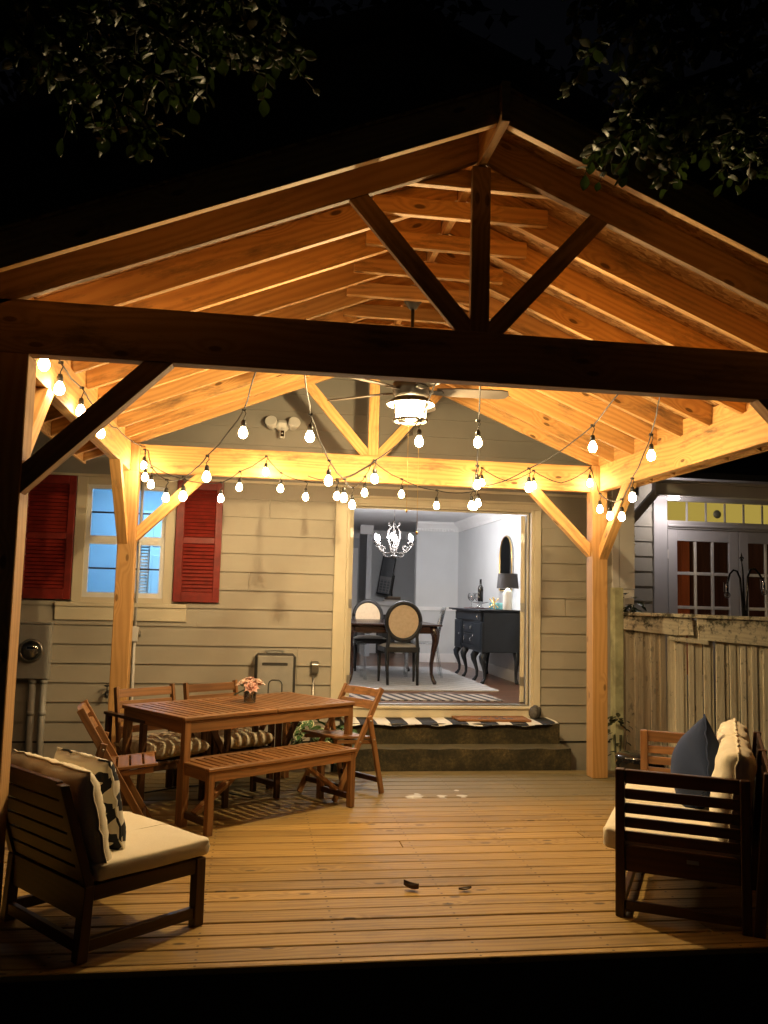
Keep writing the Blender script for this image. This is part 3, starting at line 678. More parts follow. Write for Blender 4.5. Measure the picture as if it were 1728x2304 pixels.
# ================================================================== DECK FURNITURE
AC, AD = M['acacia'], M['acacia_dark']
def cushion(name, mat, parent, sx, sy, sz, loc=(0, 0, 0), R=None, puff=.5, wr=.006, seed=1, edge=.035, nu=36, nv=36, piping=None, pw=4.5, pe=.45):
    'soft box: two puffed faces meeting at a seam'
    r_ = random.Random(seed); ph = [r_.uniform(0, 6) for _ in range(12)]
    def prof(u, v, side):
        x, y = 2*u-1, 2*v-1
        ex = (1-abs(x)**pw); ey = (1-abs(y)**pw)
        h = sz/2*(puff*(max(0, ex*ey))**pe+(1-puff)*(max(0, min(ex, 1)*min(ey, 1))**.2))
        if abs(x) > .999 or abs(y) > .999: h = 0
        k = 1-.035*(1-abs(y)**2)*abs(x)**3
        px, py = x*sx/2*(1-.04*abs(y)**2*0), y*sy/2
        n = sin(px*19+ph[0]+2*sin(py*13+ph[1]))*.5+sin(py*27+ph[2]+2*sin(px*17+ph[3]))*.35+sin((px+py)*41+ph[4])*.2
        rim = max(abs(x), abs(y))
        n2 = sin(px*60+ph[5]+3*sin(py*20+ph[6]))*sin(py*60+ph[7])*(rim**6)
        h += (wr*n*(1-rim**8)+wr*.8*n2) if h > 0 else 0
        return Vector((px, py, h*side))
    g = G()
    T = Matrix.Translation(loc) @ (R.to_4x4() if R is not None else Matrix.Identity(4))
    for side in (1, -1):
        g.grid(lambda u, v: T @ prof(u if side > 0 else 1-u, v, side), nu, nv)
    o = g.build(name, mat, parent, False, 0, True)
    for p in o.data.polygons: p.use_smooth = True
    if piping:
        pt = []
        for (a, b, c, d) in ((0, 0, 1, 0), (1, 0, 1, 1), (1, 1, 0, 1), (0, 1, 0, 0)):
            for i in range(14):
                t = i/14; u, v = a+(c-a)*t, b+(d-b)*t
                p = prof(u, v, 1); p.z += .004*sin(t*23+ph[8])+.003*sin(t*51+ph[9]); p.x *= 1.004+.006*sin(t*37+ph[10]); pt.append(T @ p)
        pg = G(); pg.tube(pt+[pt[0]], .0055, 6); pg.build('piping', mat, parent)
    return o
def boxcushion(name, mat, parent, sx, sy, sz, loc=(0, 0, 0), seed=1, wr=.004, rad=.03, R=None):
    'rounded slab cushion with soft wrinkled sides'
    r_ = random.Random(seed); ph = [r_.uniform(0, 6) for _ in range(12)]
    T = Matrix.Translation(loc) @ (R.to_4x4() if R is not None else Matrix.Identity(4))
    def sup(t, e): return (abs(cos(t))**e)*(1 if cos(t) >= 0 else -1), (abs(sin(t))**e)*(1 if sin(t) >= 0 else -1)
    def fn(u, v):
        a, b = 2*pi*u, -pi/2+pi*v
        ca, sa = sup(a, .11); cb, sb = sup(b, .24)
        p = Vector((cb*ca*sx/2, cb*sa*sy/2, sb*sz/2))
        n = sin(p.x*15+ph[0]+2*sin(p.y*12+ph[1]))*.5+sin(p.y*22+ph[2]+2*sin(p.x*13+ph[3]))*.4+sin((p.x-p.y)*37+ph[4])*.25
        side = 1-min(1, abs(sb)**2)
        n2 = sin((a*sx*14)+ph[5]+3*sin(p.z*40))*side
        p += Vector((p.x/sx*2, p.y/sy*2, 0))*(wr*n2); p.z += wr*n*(.3+abs(sb))
        return T @ p
    g = G(); g.grid(fn, 96, 30)
    o = g.build(name, mat, parent, False, 0, True)
    for p in o.data.polygons: p.use_smooth = True
    return o
# ------------------------------------------------------------------ dining table (local x along the length)
TA = radians(36.8)
def slat_top(g, L, Wd, z, n, frame=.055, th=.024, midgap=True):
    g.box(0, L, 0, frame, z-th, z, 0) if not midgap else (g.box(0, L/2-.002, 0, frame, z-th, z, 0), g.box(L/2+.002, L, 0, frame, z-th, z, 0))
    g.box(0, L, Wd-frame, Wd, z-th, z, 0) if not midgap else (g.box(0, L/2-.002, Wd-frame, Wd, z-th, z, 0), g.box(L/2+.002, L, Wd-frame, Wd, z-th, z, 0))
    g.box(0, frame, frame+.001, Wd-frame-.001, z-th, z-.0005, 1); g.box(L-frame, L, frame+.001, Wd-frame-.001, z-th, z-.0005, 1)
    gp = .017; step = (L-2*frame-gp)/n
    for i in range(n):
        a = frame+gp+i*step; g.box(a, a+step-gp, frame+.001, Wd-frame-.001, z-th+.002, z-.001, 1)
tb = thing('table', 'slatted oiled wood folding table with vase on it', 'table', (-.412, 5.82, 0), TA)
TL, TW, TH = 1.535, .83, .70
one('tabletop', AC, tb, lambda g: slat_top(g, TL, TW, TH, 22), False, .003)
one('apron', AC, tb, lambda g: (g.box(.055, TL-.055, .012, .034, TH-.105, TH-.026), g.box(.055, TL-.055, TW-.034, TW-.012, TH-.105, TH-.026), g.box(.012, .034, .055, TW-.055, TH-.105, TH-.026), g.box(TL-.034, TL-.012, .055, TW-.055, TH-.105, TH-.026)), False, .003)
for x in (.012, TL-.062):
    for y in (.012, TW-.062):
        one('leg', AC, tb, lambda g: g.box(x, x+.05, y, y+.05, 0, TH-.025), False, .003)
for x in (.51, TL-.56):        # inner gate legs with diagonals
    one('gate_leg', AD, tb, lambda g: (g.box(x, x+.045, TW/2-.16, TW/2-.13, .0, TH-.03), g.box(x, x+.045, TW/2+.13, TW/2+.16, 0, TH-.03), g.box(x+.003, x+.042, TW/2-.129, TW/2+.129, .08, .12)), False, .003)
    s = -1 if x < TL/2 else 1
    one('diagonal', AD, tb, lambda g: (g.bar((x+.02+s*.01, TW/2-.175, .33), (x+.02+s*.20*1.0, TW/2-.175, TH-.05), .022, .045), g.bar((x+.02+s*.01, TW/2+.175, .33), (x+.02+s*.20, TW/2+.175, TH-.05), .022, .045)), False, .003)
# ------------------------------------------------------------------ bench
bn = thing('bench', 'low slatted wooden bench in front of the table', 'bench', (-.235, 5.60, 0), radians(35.5))
BL, BW, BH = 1.26, .40, .415
one('seat', AC, bn, lambda g: slat_top(g, BL, BW, BH, 19, .045, .022, False), False, .003)
one('apron', AC, bn, lambda g: (g.box(.05, BL-.05, .008, .028, BH-.085, BH-.023), g.box(.05, BL-.05, BW-.028, BW-.008, BH-.085, BH-.023), g.box(.008, .028, .05, BW-.05, BH-.085, BH-.023), g.box(BL-.028, BL-.008, .05, BW-.05, BH-.085, BH-.023)), False, .003)
for x in (.008, BL-.053):
    for y in (.008, BW-.053):
        one('leg', AC, bn, lambda g: g.box(x, x+.045, y, y+.045, 0, BH-.0235), False, .003)
    one('stretcher', AD, bn, lambda g: g.box(x+.008, x+.037, .054, BW-.054, .055, .095), False, .003)
    s = 1 if x < .5 else -1
    one('diagonal', AC, bn, lambda g: g.bar((x+.022, BW/2, .10), (x+.022+s*.40, BW/2, BH-.04), .06, .028), False, .003)
one('crossbar', AD, bn, lambda g: g.box(.40, .43, .03, BW-.03, BH-.05, BH-.024), False, .003)
# ------------------------------------------------------------------ slatted folding chair (local +x = forward)
def folding(name, label, loc, rz_):
    c = thing(name, label, 'chair', loc, rz_, 'slatted folding chairs at the table ends')
    W2 = .205
    for s in (-1, 1):
        one('long_leg', AC, c, lambda g: g.bar((-.235, s*W2, .80), (.235, s*W2, .0), .022, .045), False, .003)
        one('rear_leg', AC, c, lambda g: g.bar((-.085, s*(W2+.024), .60), (-.235, s*(W2+.024), .0), .022, .042), False, .003)
        one('bolt', M['steel'], c, lambda g: (g.ball((-.09, s*(W2+.037), .565), .008, 8, 5), g.ball((-.005, s*(W2+.013), .41), .008, 8, 5), g.ball((-.13, s*(W2+.037), .42), .007, 8, 5)), False)
    def bs(z0, z1, xo):
        g_ = G()
        def f(t, z, d):
            y = -W2+.012+t*(2*W2-.024); x = -.235+(.80-z)/.80*.47-.02*(1-(2*t-1)**2)+d
            return Vector((x, y, z))
        n = 8
        for i in range(n):
            a, b = i/n, (i+1)/n
            g_.hexa([f(a, z0, -.009), f(b, z0, -.009), f(b, z0, .009), f(a, z0, .009), f(a, z1, -.009), f(b, z1, -.009), f(b, z1, .009), f(a, z1, .009)], 0)
        return g_
    bs(.735, .792, 0).build('back_slat', AC, c, False, 0); bs(.645, .705, 0).build('back_slat', AC, c, False, 0)
    def seat(g):
        n = 4
        for s in (-1, 1): g.bar((-.15, s*.185, .395), (.21, s*.185, .43), .022, .03)
        for i in range(5):
            x0 = -.16+i*.079; x1 = x0+.067
            z = lambda x: .417+(x+.16)*.095
            w = .175+.02*((x0+.16)/.4)
            w = .172 if i < 4 else .20
            g.hexa([(x0, -w, z(x0)), (x1, -w, z(x1)), (x1, w, z(x1)), (x0, w, z(x0)), (x0, -w, z(x0)+.018), (x1, -w, z(x1)+.018), (x1, w, z(x1)+.018), (x0, w, z(x0)+.018)], 1)
        for s in (-1, 1): g.bar((-.16, s*.188, .427), (.235, s*.188, .4645), .026, .018)
    one('seat', AC, c, seat, False, .003)
    one('rear_rail', AD, c, lambda g: g.box(-.222, -.200, -W2-.012, W2+.012, .085, .125), False, .003)
    one('front_rail', AD, c, lambda g: g.box(.168, .186, -W2+.012, W2-.012, .08, .12), False, .003)
    return c
folding('folding_chair', 'slatted folding chair at the table end nearest the steps', (.715, 6.80, 0), radians(216))
folding('folding_chair', 'slatted folding chair between lounge chair and left table end', (-.80, 5.68, 0), radians(8))
# ------------------------------------------------------------------ armchairs behind the table (local +x = forward)
def armchair(label, loc, rz_):
    c = thing('armchair', label, 'armchair', loc, rz_, 'slatted armchairs behind the table')
    W2 = .265
    for s in (-1, 1):
        one('arm', AD, c, lambda g: g.box(-.36, .24, s*W2-.025, s*W2+.025, .60, .622), False, .003)
        one('front_leg', AD, c, lambda g: g.box(.17, .215, s*W2-.02, s*W2+.02, 0, .599), False, .003)
        one('rear_leg', AD, c, lambda g: g.box(-.34, -.30, s*W2-.02, s*W2+.02, 0, .599), False, .003)
        one('back_post', AC, c, lambda g: g.bar((-.19, s*.235, .33), (-.29, s*.235, .80), .022, .05), False, .003)
    def bk(g):
        for i, (z0, z1) in enumerate(((.725, .785), (.645, .700), (.555, .61), (.47, .52), (.385, .43))):
            x0, x1 = -.19-(z0-.33)*.2128, -.19-(z1-.33)*.2128
            g.hexa([(x0-.008, -.224, z0), (x0-.008, .224, z0), (x0+.008, .224, z0), (x0+.008, -.224, z0), (x1-.008, -.224, z1), (x1-.008, .224, z1), (x1+.008, .224, z1), (x1+.008, -.224, z1)], 0)
    one('back_slats', AC, c, bk, False, .002)
    one('seat_frame', AD, c, lambda g: (g.box(-.30, .22, -.245, -.223, .27, .33), g.box(-.30, .22, .223, .245, .27, .33), [g.box(.19-i*.08, .245-i*.08, -.222, .222, .305, .325) for i in range(7)], g.box(.221, .24, -.245, .245, .265, .33)), False, .002)
    return c
A1 = Vector((-.625, 6.60, 0)); A2 = A1+Vector((.476, .36, 0))
ar = radians(-54)
armchair('slatted armchair with striped cushion at the left post', A1, ar)
armchair('slatted armchair with striped cushion by the water heater', A2, ar)
for A_, lb, sd in ((A1, 'striped taupe seat cushion on the armchair by the left post', 3), (A2, 'striped taupe seat cushion on the armchair near the water heater', 8)):
    q = thing('seat_cushion', lb, 'cushion', A_+Vector((0, 0, .33)), ar, 'striped armchair cushions')
    cushion('cover', M['stripe_cushion'], q, .52, .50, .13, (.0, 0, .065), None, .55, .007, sd)
# ------------------------------------------------------------------ vase and flowers
vx, vy = -.0, 6.66
va = tag(one('vase', thin_glass('vase glass', (.98, .99, .98), .4), None, lambda g: g.lathe([(.0, .0005), (.041, .0005), (.044, .005), (.049, .10), (.047, .10), (.041, .012), (.0, .010)], (vx, vy, TH), 20)), 'small clear glass vase holding pink flowers on table', 'vase')
fl = thing('bouquet', 'bunch of pink peonies standing in the glass vase', 'flowers', (vx, vy, TH+.01))
def petal_mat(name, c, d):
    n = N(name); uv = n.n('UVMap'); sp = n.n('SeparateXYZ', {0: uv}); return n.bsdf(n.ramp(sp.outputs[1], [(.15, d), (.85, c)]), .7, None, Sheen_Weight=.2)
PM = [petal_mat('pink petals', (.80, .50, .42), (.62, .13, .09)), petal_mat('pale petals', (.85, .66, .56), (.72, .33, .25))]
for k, (dx, dy, dz, r, mi) in enumerate(((.008, -.045, .120, .052, 0), (-.052, -.008, .142, .046, 1), (.055, .0, .147, .047, 1), (.0, .035, .158, .046, 0))):
    def bloom(g):
        q = random.Random(k)
        c = Vector((vx+dx, vy+dy, TH+dz)); axis = Vector((dx*5, dy*8-.5*(k == 0), .75)).normalized()
        Rm = axis.to_track_quat('Z', 'Y').to_matrix()
        for ring, (n, rr, op) in enumerate(((3, .35, .12), (5, .62, .45), (7, .85, .85), (8, 1.0, 1.25))):
            for i in range(n):
                a = 2*pi*i/n+ring*.7+q.uniform(-.2, .2)
                def f(u, v):
                    w = (u-.5)*2; wd = r*.72*sin(pi*min(1, .12+v*.95))**.6*(.6+.4*rr)
                    ang = op*v**1.2
                    rad = r*rr*(.15+v*sin(ang)*1.0+.25*v); z = r*(.9*v*cos(ang*.9)-.25)
                    tx = w*wd; cup = -abs(w)**2*r*.25*v
                    p = Vector((cos(a)*(rad+cup)-sin(a)*tx, sin(a)*(rad+cup)+cos(a)*tx, z+.003*sin(w*9+v*7+i)))
                    return c+Rm @ p
                g.grid(f, 5, 5)
    one('bloom', PM[mi], fl, bloom, True)
M['leafgreen'] = plain('dark leaf', (.018, .035, .014), .4, .3)
def stems(g):
    for (dx, dy, dz) in ((.008, -.036, .10), (-.048, 0, .12), (.05, 0, .125), (0, .028, .135)): g.tube([(vx-dx*.4, vy-dy*.4, TH+.012), (vx+dx*.3, vy+dy*.3, TH+.07), (vx+dx, vy+dy, TH+dz)], .0025, 5)
    for (a, b) in (((-.03, -.04, .11), (-.12, -.04, .065)), ((-.036, -.024, .135), (-.072, -.06, .14)), ((.0, -.05, .095), (-.028, -.068, .09))):
        a = Vector(a)+Vector((vx, vy, TH)); b = Vector(b)+Vector((vx, vy, TH)); d = (b-a); s_ = d.cross(Vector((0, 0, 1))).normalized()*.02
        g.grid(lambda u, v: a+d*v+s_*(2*u-1)*sin(pi*(v*.9+.08))+Vector((0, 0, -.01*abs(2*u-1))), 2, 5)
one('stems', M['leafgreen'], fl, stems, True)
# ------------------------------------------------------------------ armless lounge chair, left foreground (local +x = forward)
LA = radians(39.5)
lc = thing('lounge_chair', 'dark wood armless lounge chair in the left foreground', 'lounge chair', (-.652, 3.773, 0), LA)
LD, LW = .625, .70      # depth along x, width along +y
for y in (.0, LW-.05):
    one('front_leg', AD, lc, lambda g: g.box(LD-.05, LD, y, y+.05, 0, .30), False, .003)
    one('back_leg', AD, lc, lambda g: (g.hexa([(-.0, y, 0), (.05, y, 0), (.05, y+.05, 0), (0, y+.05, 0), (.02, y, .30), (.065, y, .30), (.065, y+.05, .30), (.02, y+.05, .30)], 2), g.hexa([(.0201, y+.001, .3005), (.0645, y+.001, .3005), (.0645, y+.049, .3005), (.0201, y+.049, .3005), (-.115, y+.001, .725), (-.075, y+.001, .725), (-.075, y+.049, .725), (-.115, y+.049, .725)], 2)), False, .003)
    one('side_rail', AD, lc, lambda g: g.box(.066, LD-.051, y+.008, y+.042, .235, .298), False, .003)
    one('low_stretcher', AD, lc, lambda g: g.box(.052, LD-.051, y+.010, y+.040, .035, .085), False, .003)
one('seat_frame', AD, lc, lambda g: (g.box(LD-.045, LD-.012, .051, LW-.051, .235, .298), g.box(.025, .06, .051, LW-.051, .16, .298), [g.box(.08+i*.085, .14+i*.085, .045, LW-.045, .278, .2975, 1) for i in range(6)], g.box(.01, .04, .051, LW-.051, .035, .085)), False, .003)
def lback(g):
    for i in range(6):
        z0 = .305+i*.070; z1 = z0+.062; f = lambda z: .02-(z-.30)*.318+.012
        g.hexa([(f(z0), .051, z0), (f(z0), LW-.051, z0), (f(z0)+.016, LW-.051, z0), (f(z0)+.016, .051, z0), (f(z1), .051, z1), (f(z1), LW-.051, z1), (f(z1)+.016, LW-.051, z1), (f(z1)+.016, .051, z1)], 0)
    g.hexa([(-.098, .0505, .705), (-.098, LW-.0505, .705), (-.070, LW-.0505, .705), (-.070, .0505, .705), (-.108, .0505, .735), (-.108, LW-.0505, .735), (-.078, LW-.0505, .735), (-.078, .0505, .735)], 0)
one('back_slats', AD, lc, lback, False, .003)
Lw = Matrix.Translation((-.652, 3.773, 0)) @ Matrix.Rotation(LA, 4, 'Z')
def at(Mx, x, y, z): return Mx @ Vector((x, y, z))
q = thing('seat_cushion', 'cream slab seat cushion on the left lounge chair', 'cushion', at(Lw, .355, .35, .30), LA)
boxcushion('cover', M['cream'], q, .60, .71, .085, (0, 0, .045), 5, .0045)
q = thing('back_cushion', 'plump cream back cushion leaning on the left lounge chair', 'cushion', at(Lw, .10, .35, .39), LA)
cushion('cover', M['cream'], q, .42, .69, .15, (-.035, -.0, .165), Matrix.Rotation(radians(-105), 3, 'Y'), .7, .014, 11, piping=True)
q = thing('throw_pillow', 'white throw pillow with navy wavy lattice print', 'pillow', at(Lw, .19, .36, .385), LA)
cushion('cover', M['ogee'], q, .41, .46, .13, (.02, -.02, .185), Matrix.Rotation(radians(-103), 3, 'Y'), .9, .006, 4, piping=True)
# ------------------------------------------------------------------ sofa, right foreground (local +x = towards its back, +y along its length)
SA = radians(-30)
so_ = thing('sofa', 'dark slatted wooden sofa in the right foreground', 'sofa', (1.80, 4.12, 0), SA)
Sw = Matrix.Translation((1.80, 4.12, 0)) @ Matrix.Rotation(SA, 4, 'Z')
SLn, SD = 1.47, .62
for y in (.0, SLn-.05):
    mt = AD if y == 0 else AC  # near arm's shade and far arm's light set by wood colour
    for xa_ in (0, SD-.05): one('arm_post', mt, so_, lambda g: g.box(xa_, xa_+.045, y, y+.05, .0, .70), False, .004)
    one('arm_slats', mt, so_, lambda g: ([g.box(.046, SD-.051, y+.014, y+.036, z, z+.048) for z in (.355, .421, .489, .557)], g.box(.046, SD-.051, y+.008, y+.042, .632, .698)), False, .003)
    one('arm_rail', mt, so_, lambda g: (g.box(.046, SD-.051, y+.012, y+.04, .215, .335), g.box(.046, SD-.051, y+.014, y+.036, .03, .075)), False, .003)
one('label_plate', M['steel'], so_, lambda g: g.box(.33, .385, .0095, .0118, .285, .303), False)
def sback(g):
    for y in (.0, SLn/2-.025, SLn-.05):
        g.hexa([(SD, y, 0), (SD+.05, y, 0), (SD+.05, y+.05, 0), (SD, y+.05, 0), (SD+.055, y, .74), (SD+.10, y, .74), (SD+.10, y+.05, .74), (SD+.055, y+.05, .74)], 2)
    for i in range(6):
        z0 = .30+i*.075; z1 = z0+.062; f = lambda z: SD+.02+z*.074
        g.hexa([(f(z0), .051, z0), (f(z0)+.018, .051, z0), (f(z0)+.018, SLn-.051, z0), (f(z0), SLn-.051, z0), (f(z1), .051, z1), (f(z1)+.018, .051, z1), (f(z1)+.018, SLn-.051, z1), (f(z1), SLn-.051, z1)], 1)
one('back_frame', AD, so_, sback, False, .003)
one('seat_frame', AD, so_, lambda g: (g.box(.005, .035, .051, SLn-.051, .21, .285), g.box(SD-.04, SD-.01, .051, SLn-.051, .21, .285), [g.box(.04+i*.07, .09+i*.07, .051, SLn-.051, .266, .284, 1) for i in range(8)], g.box(.01, .04, .051, SLn-.051, .03, .075)), False, .003)
for k, yy in enumerate((.055, .735)):
    q = thing('seat_cushion', ('cream sofa seat cushion nearest the camera', 'cream sofa seat cushion at the fence end')[k], 'cushion', at(Sw, .28, yy+.34, .285), SA, 'cream sofa seat cushions')
    boxcushion('cover', M['cream'], q, .66, .675, .115, (-.02, 0, .06), 21+k, .004)
for k, yy in enumerate((.06, .74)):
    q = thing('back_cushion', ('cream sofa back cushion nearest the camera', 'cream sofa back cushion behind the blue pillow, far end')[k], 'cushion', at(Sw, .52, yy+.33, .40), SA, 'cream sofa back cushions')
    cushion('cover', M['cream'], q, .45, .68, .18, (.02, 0, .19), Matrix.Rotation(radians(97), 3, 'Y'), .7, .015, 31+k, piping=True)
q = thing('throw_pillow', 'plain navy blue throw pillow standing on the sofa', 'pillow', at(Sw, .36, .80, .385), SA+radians(14))
cushion('cover', M['navy'], q, .43, .43, .27, (.0, 0, .215), Matrix.Rotation(radians(98), 3, 'Y') @ Matrix.Rotation(radians(-40), 3, 'Z'), 1.0, .004, 41, piping=True, pw=2.2, pe=.62)
# ------------------------------------------------------------------ glossy tub beyond the sofa
tb2 = thing('tub', 'glossy black ribbed tub between post and sofa', 'tub', (2.98, 6.35, 0))
one('body', M['gloss_black'], tb2, lambda g: g.lathe([(.16, 0), (.17, .02)]+[(.175+.012*(i % 2), .05+i*.022) for i in range(13)]+[(.19, .345), (.17, .365), (0, .37)], (2.98, 6.35, .0), 40), True)
# ------------------------------------------------------------------ fallen leaves, cable, rock, mats
M['dead'] = plain('dead leaf', (.05, .028, .018), .6, .4, 60)
def dead(g, c, r, a, curl):
    c = Vector(c); d = Vector((cos(a), sin(a), 0)); s_ = Vector((-sin(a), cos(a), 0))
    g.grid(lambda u, v: c+d*(v-.5)*2*r+s_*(2*u-1)*r*.55*sin(pi*(v*.92+.05))+Vector((0, 0, .006+curl*((2*u-1)**2)+curl*.6*(v-.4)**2*3)), 4, 7)
tag(one('fallen_leaf', M['dead'], None, lambda g: dead(g, (.87, 4.56, 0), .042, 2.6, .025)), 'curled dark leaf on the deck boards, the larger one', 'leaf', 'leaves on the deck')
tag(one('fallen_leaf', M['dead'], None, lambda g: dead(g, (1.15, 4.525, 0), .035, .1, .010)), 'small flat dark leaf on the deck boards, the right one', 'leaf', 'leaves on the deck')
tag(one('power_cable', M['black'], None, lambda g: g.tube([(-1.6, 7.05, .006), (-1.1, 7.0, .006), (-.85, 6.75, .006), (-.5, 6.9, .03), (-.3, 6.95, .03), (-.1, 6.75, .006), (.05, 6.62, .006)], .006, 6)), 'black cable lying on the deck under the table', 'cable')
def mat_stripes():
    n = N('black and white striped runner'); uv = n.n('UVMap'); sp = n.n('SeparateXYZ', {0: uv})
    f = n.math('FRACT', n.math('MULTIPLY_ADD', sp.outputs[0], 7.0, .10)); tc = n.n('TexCoord'); nz = n.n('TexNoise', {'Vector': tc.outputs['Object'], 'Scale': 260.0})
    return n.bsdf(n.mix(n.math('LESS_THAN', f, .45), (.018, .019, .022), (.78, .75, .66)), .92, nz, .3, .003)
M['runner'] = mat_stripes()
def runner(g):
    def f(u, v, dz):
        x = .90+2.005*u; y = 8.262-(8.262-7.865)*v
        z = .3665+dz+.0012*sin(x*8)
        if v > .8: z -= (v-.8)/.2*(.006+.016*(.5+.5*sin(x*15.5))**2); y -= (v-.8)*.05
        if u > .93: y += (u-.93)*.9*v; z += (u-.93)*.10
        return Vector((x, y, z))
    g.grid(lambda u, v: f(u, v, .005), 80, 12); g.grid(lambda u, v: f(1-u, v, .0), 80, 12)
tag(one('runner_mat', M['runner'], None, runner), 'black and white striped runner mat on the top step', 'mat')
def coir():
    n = N('coir mat'); g = n.n('NewGeometry'); nz = n.n('TexNoise', {'Vector': g.outputs['Position'], 'Scale': 320.0, 'Detail': 2.0})
    return n.bsdf(n.ramp(nz, [(.3, (.16, .065, .02)), (.7, (.42, .19, .07))]), .95, nz, .6, .006)
dm = thing('doormat', 'brown coir doormat with dark lettering on striped runner', 'doormat', (2.29, 8.19, .372))
one('mat', coir(), dm, lambda g: g.hexa([(1.945, 7.99, .3735), (2.645, 7.955, .3735), (2.655, 8.245, .3735), (1.935, 8.245, .3735), (1.945, 7.99, .392), (2.645, 7.955, .392), (2.655, 8.245, .392), (1.935, 8.245, .392)]), True, .003)
def lettering(body, loc, size, rot, name, mat, parent, extr=.0008):
    cu = bpy.data.curves.new(name, 'FONT'); cu.body = body; cu.size = size; cu.align_x = 'CENTER'; cu.extrude = extr; cu.shear = .25; cu.space_line = .8
    o = bpy.data.objects.new(name, cu); S.collection.objects.link(o); cu.materials.append(mat)
    dg = bpy.context.evaluated_depsgraph_get(); me = bpy.data.meshes.new_from_object(o.evaluated_get(dg)); bpy.data.objects.remove(o)
    o = bpy.data.objects.new(name, me); S.collection.objects.link(o)
    o.parent = parent; o.matrix_parent_inverse = parent.matrix_basis.inverted(); o.location = loc; o.rotation_euler = rot
    return o
lettering('nice\nto see', (2.31, 8.13, .3925), .14, (0, 0, 0), 'lettering', M['black'], dm)
def rock(g):
    q = random.Random(3)
    def f(u, v):
        a, b = 2*pi*u, -pi/2+pi*v; r = .062*(1+.12*sin(3*a+1)*cos(b)+.10*sin(2*b+a)); return Vector((2.762+r*cos(a)*cos(b)*.95, 8.205+r*sin(a)*cos(b)*.8, .432+.066*sin(b)+.006*sin(5*a+b*3)))
    g.grid(f, 12, 8, sm=False)
tag(one('rock', plain('grey stone', (.10, .092, .085), .8, .4, 25, .4), None, rock), 'grey doorstop stone at the right foot of the door frame', 'rock')
# ================================================================== THINGS ON AND BY THE WALL
hx0, hx1 = .045, .40
wh = thing('water_heater', 'grey box water heater on the wall behind the table', 'water heater', (.22, 8.2, .1))
one('casing', M['grey_dark'], wh, lambda g: g.box(hx0-.012, hx1+.012, 8.11, YW-.014, .07, .965), True, .025)
one('cover', M['grey_metal'], wh, lambda g: g.box(hx0+.012, hx1-.012, 8.085, 8.12, .08, .950), True, .008)
one('handle_slot', M['grey_dark'], wh, lambda g: (g.box(.10, .335, 8.081, 8.0845, .862, .886), g.box(.11, .325, 8.078, 8.0805, .884, .889)), True, .002)
def arch(g):
    P = []
    for (r, o) in ((.062, 0),):
        pts = [(.165, .45), (.165, .69), (.175, .715), (.195, .73), (.26, .73), (.28, .715), (.29, .69), (.29, .45)]
        g.tube([(x, 8.083, z) for x, z in pts], .0055, 5)
one('recess_line', M['grey_dark'], wh, arch, True)
one('bracket', M['steel'], wh, lambda g: (g.box(.13, .30, 8.24, YW-.014, .966, .99), g.box(.15, .28, 8.15, 8.239, .967, .972)), True, .002)
one('pipes', M['steel'], wh, lambda g: [g.tube([(x, 8.2, .07), (x, 8.2, -.3)], .012, 8) for x in (.12, .22, .31)], True)
ob = thing('outlet_box', 'weatherproof outlet box with conduit beside the heater', 'outlet', (.598, 8.25, .75))
one('cover', M['steel'], ob, lambda g: g.box(.560, .636, 8.222, YW-.014, .775, .897), True, .012)
one('lid', M['steel'], ob, lambda g: g.hexa([(.566, 8.21, .79), (.630, 8.21, .79), (.630, 8.2215, .79), (.566, 8.2215, .79), (.566, 8.195, .868), (.630, 8.195, .868), (.630, 8.2215, .885), (.566, 8.2215, .885)]), True, .004)
one('conduit', M['steel'], ob, lambda g: g.tube([(.592, 8.262, .775), (.590, 8.262, .40), (.59, 8.262, -.3)], .0115, 8), True)
mt = thing('electric_meter', 'grey electric meter box at the far left wall', 'meter', (-1.95, 8.2, .7))
one('box', M['grey_metal'], mt, lambda g: (g.box(-2.10, -1.805, 8.19, YW-.014, .705, 1.195), g.box(-2.095, -1.812, 8.182, 8.1895, .71, 1.19)), True, .006)
one('hood', M['grey_metal'], mt, lambda g: g.box(-2.11, -1.795, 8.18, YW-.014, 1.197, 1.212), True, .004)
Rm = Matrix.Rotation(radians(90), 4, 'X')
one('collar', M['steel'], mt, lambda g: g.lathe([(.105, .0), (.105, .02), (.098, .03), (.088, .03), (.088, .0)], (-1.962, 8.182, .96), 28, Rm), True)
one('dial', plain('meter face', (.25, .24, .22), .4), mt, lambda g: (g.lathe([(.086, 0), (.086, .015), (0, .016)], (-1.962, 8.181, .96), 24, Rm), g.box(-1.995, -1.915, 8.161, 8.164, .965, .99)), True)
one('readout', M['gloss_black'], mt, lambda g: g.box(-1.995, -1.90, 8.158, 8.1605, .975, .995), True)
one('dome', thin_glass('meter glass', (.9, .9, .9), .6), mt, lambda g: g.lathe([(.088, .02), (.088, .05), (.078, .075), (.05, .088), (0, .092)], (-1.962, 8.182, .96), 24, Rm), True)
for x in (-1.945, -1.848):
    one('conduit', M['grey_metal'], mt, lambda g: (g.tube([(x, 8.235, .705), (x, 8.235, -.34)], .03, 14), g.tube([(x, 8.235, .70), (x, 8.235, .665)], .036, 14), g.tube([(x, 8.235, .42), (x, 8.235, .38)], .034, 14)), True)
cd = thing('conduit', 'pale conduit with junction box beside left back post', 'conduit', (-1.06, 8.25, .0))
one('pipe', M['trim_white'], cd, lambda g: (g.tube([(-1.075, 8.268, 2.57), (-1.078, 8.268, 1.19)], .014, 8), g.tube([(-1.078, 8.268, 1.05), (-1.068, 8.268, -.3)], .014, 8)), True)
one('junction_box', M['trim_white'], cd, lambda g: g.box(-1.105, -1.045, 8.235, YW-.012, 1.05, 1.19), True, .006)
